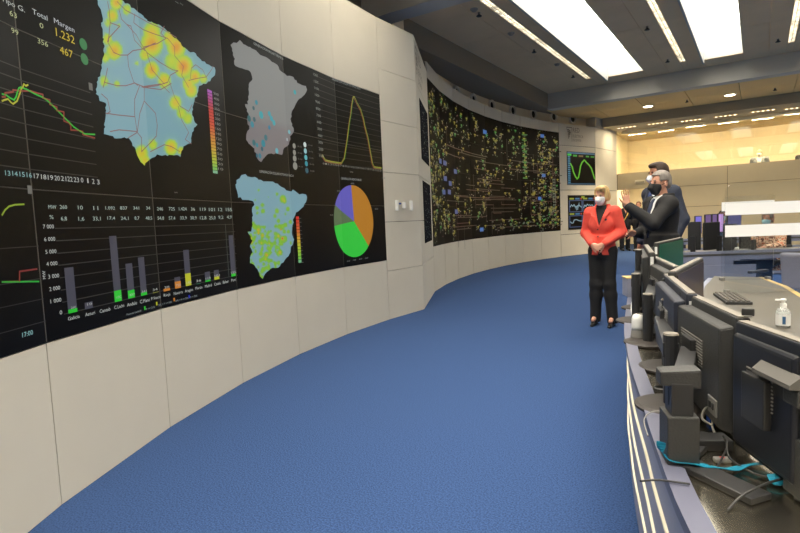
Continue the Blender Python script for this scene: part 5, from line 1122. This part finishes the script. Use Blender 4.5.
BLK_SUIT = mat('suit_black', (26, 25, 26), .8, noise=.1, scale=40); NAVY_SUIT = mat('suit_navy', (46, 52, 68), .75, noise=.1, scale=40)
CORAL = mat('jacket_coral', (232, 82, 66), .75, noise=.05, scale=25, bump=.15); BLKTR = mat('trousers_black', (22, 21, 22), .85); WSHIRT = mat('shirt_white', (235, 234, 232), .7)
# woman in the coral jacket, hands clasped
wl_ = onz(603.5, 325.5, 0); wloc = (wl_.x, wl_.y, 0); to_cam = math.atan2(-wloc[1], -wloc[0])-math.pi/2
def badge(body, P, s, pz, T_): MB().lathe([(.012, 0), (.012, .006)], c=pz(-.085, .14, 1.33), M=Matrix.Rotation(-math.pi/2, 3, 'X'), n=12).build('lapel_pin', mat('pin_dark', (50, 50, 60), .3), body)
person('blonde woman in a coral jacket and black trousers, hands clasped, white mask', wloc, to_cam-.28, 1.68, .86, CORAL, BLKTR, mat('top_black', (18, 17, 18), .8), None, SKIN, dict(name='blonde', col=(206, 174, 118)), 'bob', (236, 236, 234),
       dict(shL=(-.155, -.01, 1.425), shR=(.155, -.01, 1.425), elL=(-.225, -.05, 1.16), elR=(.225, -.05, 1.16), wrL=(-.075, .19, 1.03), wrR=(.075, .19, 1.03), hipL=(-.075, 0, .93), hipR=(.075, 0, .93), kneeL=(-.085, .015, .5), kneeR=(.085, .015, .5), ankL=(-.115, -.02, .075), ankR=(.105, -.03, .075), dL=(.8, .2, -.45), dR=(-.8, .2, -.45), nL=(.2, -.9, -.2), nR=(-.2, -.9, -.2), curlL=.7, curlR=.7), head_yaw=-.25, head_pitch=-.1, vox=.008, female=True, heel=.045, extra=badge)
# grey-haired man pointing
gl_ = floor_at(662, 5.45); gh = face_to(gl_, 430, 5.3)
person('grey-haired man in a black suit raising his open hand, black mask', gl_, gh, 1.755, 1.1, BLK_SUIT, mat('trousers_charcoal', (24, 24, 25), .85), WSHIRT, mat('tie_navy', (34, 44, 70), .5), SKIN, dict(name='grey', col=(136, 128, 120)), 'short', (24, 24, 26),
       dict(shL=(-.2, .04, 1.42), elL=(-.25, .23, 1.24), wrL=(-.14, .42, 1.42), dL=(-.02, .22, .97), nL=(-1, .15, 0), sideL=-1, curlL=.15, elR=(.25, .06, 1.14), wrR=(.15, .2, 1.14), dR=(-.4, .8, .1), nR=(-.7, -.3, -.5), curlR=1.15), head_yaw=.1, vox=.008)
# tall man behind him
tl_ = floor_at(660, 6.35); th_ = face_to(tl_, 470, 6.0)
person('tall dark-haired man in a navy suit standing behind, white mask', tl_, th_, 1.915, 1.04, NAVY_SUIT, mat('trousers_navy', (34, 44, 70), .85), WSHIRT, mat('tie_blue', (40, 60, 110), .5), SKIN2, dict(name='dark', col=(62, 46, 36)), 'quiff', (228, 230, 234), dict(elL=(-.27, -.07, 1.15), elR=(.27, -.07, 1.15)), head_yaw=-.1, head_pitch=-.08, vox=.009)
# photographers in front of the passage
def strapx(body, P, s, pz, T_):
    MB().tube([pz(-.13, .10, 1.46), pz(-.02, .17, 1.25), pz(.12, .14, 1.02)], .018, 8).build('strap', mat('strap_yellow', (206, 170, 90), .6), body)
def camera_x(body, P, s, pz, T_):
    c = MB().box(pz(0, .33, 1.42), (.14, .08, .1)).build('camera', M_BLK, body, bevel=.01); MB().lathe([(.035, 0), (.04, .1)], c=pz(0, .37, 1.42), M=Matrix.Rotation(-math.pi/2, 3, 'X'), n=16).build('lens', M_BLK, c)
l = ony(625, 246, 20.6); l = (l.x, l.y, 0)
person('dark dressed bystander with a yellow strap beside the woman in coral', l, math.pi+.5, 1.74, 1, mat('coat_dark', (30, 30, 38), .85), mat('trousers_dark', (30, 30, 36), .85), None, None, SKIN2, dict(name='darkb', col=(40, 30, 26)), 'short', (60, 80, 120), None, vox=.014, extra=strapx, jopen=(1.3, 1.5, .05))
l = ony(639, 246, 20.3); l = (l.x, l.y, 0)
person('bystander in black holding a camera, behind the raised arm', l, math.pi-.2, 1.72, 1, mat('coat_black', (22, 22, 24), .85), mat('trousers_black2', (24, 24, 26), .85), None, None, SKIN, dict(name='brown', col=(110, 76, 46)), 'short', None, dict(elL=(-.25, .12, 1.2), wrL=(-.1, .3, 1.38), elR=(.25, .12, 1.2), wrR=(.1, .3, 1.38), dL=(.5, .4, .5), dR=(-.5, .4, .5)), vox=.014, extra=camera_x, jopen=(1.3, 1.5, .05))
# onlookers in the gallery
gp = ony(759.5, 160, YG+.85); person('bald onlooker in a grey suit behind the gallery glass, white mask', (gp.x, gp.y, 1.5), math.pi-.1, 1.80, 1, mat('suit_grey', (120, 128, 138), .8), mat('trousers_grey', (110, 116, 126), .8), WSHIRT, None, SKIN, dict(name='bald', col=(170, 160, 150)), 'bald', (236, 236, 232), None, vox=.013)
gp = ony(804, 160, YG+.85); person('onlooker in a dark suit at the right edge of the gallery', (gp.x, gp.y, 1.5), math.pi-.6, 1.76, 1, mat('suit_dark', (50, 52, 58), .8), mat('trousers_dk', (50, 52, 58), .8), WSHIRT, None, SKIN2, dict(name='dk', col=(60, 50, 44)), 'short', (230, 230, 230), None, vox=.014)
# seated operators
def seated(dy=0): return dict(hipL=(-.09, 0, .93), hipR=(.09, 0, .93), kneeL=(-.12, .42, .95), kneeR=(.12, .42, .95), ankL=(-.12, .44, .53), ankR=(.12, .44, .53), elL=(-.25, .1, 1.2), elR=(.25, .1, 1.2), wrL=(-.14, .36, 1.19), wrR=(.14, .36, 1.19), dL=(.2, 1, 0), dR=(-.2, 1, 0), nL=(0, 0, -1), nR=(0, 0, -1))
def pat():
    m = mat('shirt_pattern', (196, 120, 84), .8); nt = m.node_tree; b = nt.nodes['Principled BSDF']; tc = nt.nodes.new('ShaderNodeTexCoord'); v = nt.nodes.new('ShaderNodeTexVoronoi'); v.inputs['Scale'].default_value = 26; cr = nt.nodes.new('ShaderNodeValToRGB')
    cr.color_ramp.interpolation = 'CONSTANT'; cr.color_ramp.elements[0].color = lin((196, 96, 50)); cr.color_ramp.elements[1].position = .36; cr.color_ramp.elements[1].color = lin((228, 200, 168)); q = cr.color_ramp.elements.new(.62); q.color = lin((120, 70, 50))
    nt.links.new(tc.outputs['Object'], v.inputs['Vector']); nt.links.new(v.outputs['Distance'], cr.inputs[0]); nt.links.new(cr.outputs[0], b.inputs['Base Color']); return m
sp = P3(768, 230, 8.85); h0 = -.47
person('seated operator in an orange patterned shirt and blue mask behind the plexiglass', (sp.x, sp.y, h0), face_to(sp, 690, 7.9), 1.74, 1.04, pat(), mat('jeans', (50, 60, 90), .8), None, None, SKIN2, dict(name='opgrey', col=(120, 112, 104)), 'short', (150, 196, 206), seated(), vox=.011, jopen=(1.42, 1.5, .06))
chair(Vector((sp.x, sp.y, 0)), face_to(sp, 690, 7.9), 'black office chair under the operator in the patterned shirt', M_CHB, .9)
sp2 = P3(722.5, 215, 12.2); person('masked operator seated in the far row beside the lilac monitor', (sp2.x, sp2.y, h0+.02), face_to(sp2, 722, 10), 1.76, 1, mat('shirt_blue', (70, 100, 130), .8), mat('jeans2', (50, 56, 80), .8), None, None, SKIN2, dict(name='opdark', col=(50, 38, 32)), 'short', (160, 200, 200), seated(), vox=.013, jopen=(1.42, 1.5, .06))
chair(Vector((sp2.x, sp2.y, 0)), face_to(sp2, 722, 10), 'black office chair under the masked operator in the far row', M_CHB, 1.0)
cg = P3(790, 270, 5.1); chair(Vector((cg.x, cg.y, 0)), face_to(cg, 640, 4.4), 'grey office chair pulled up behind the plexiglass guard', M_CHG, .86)
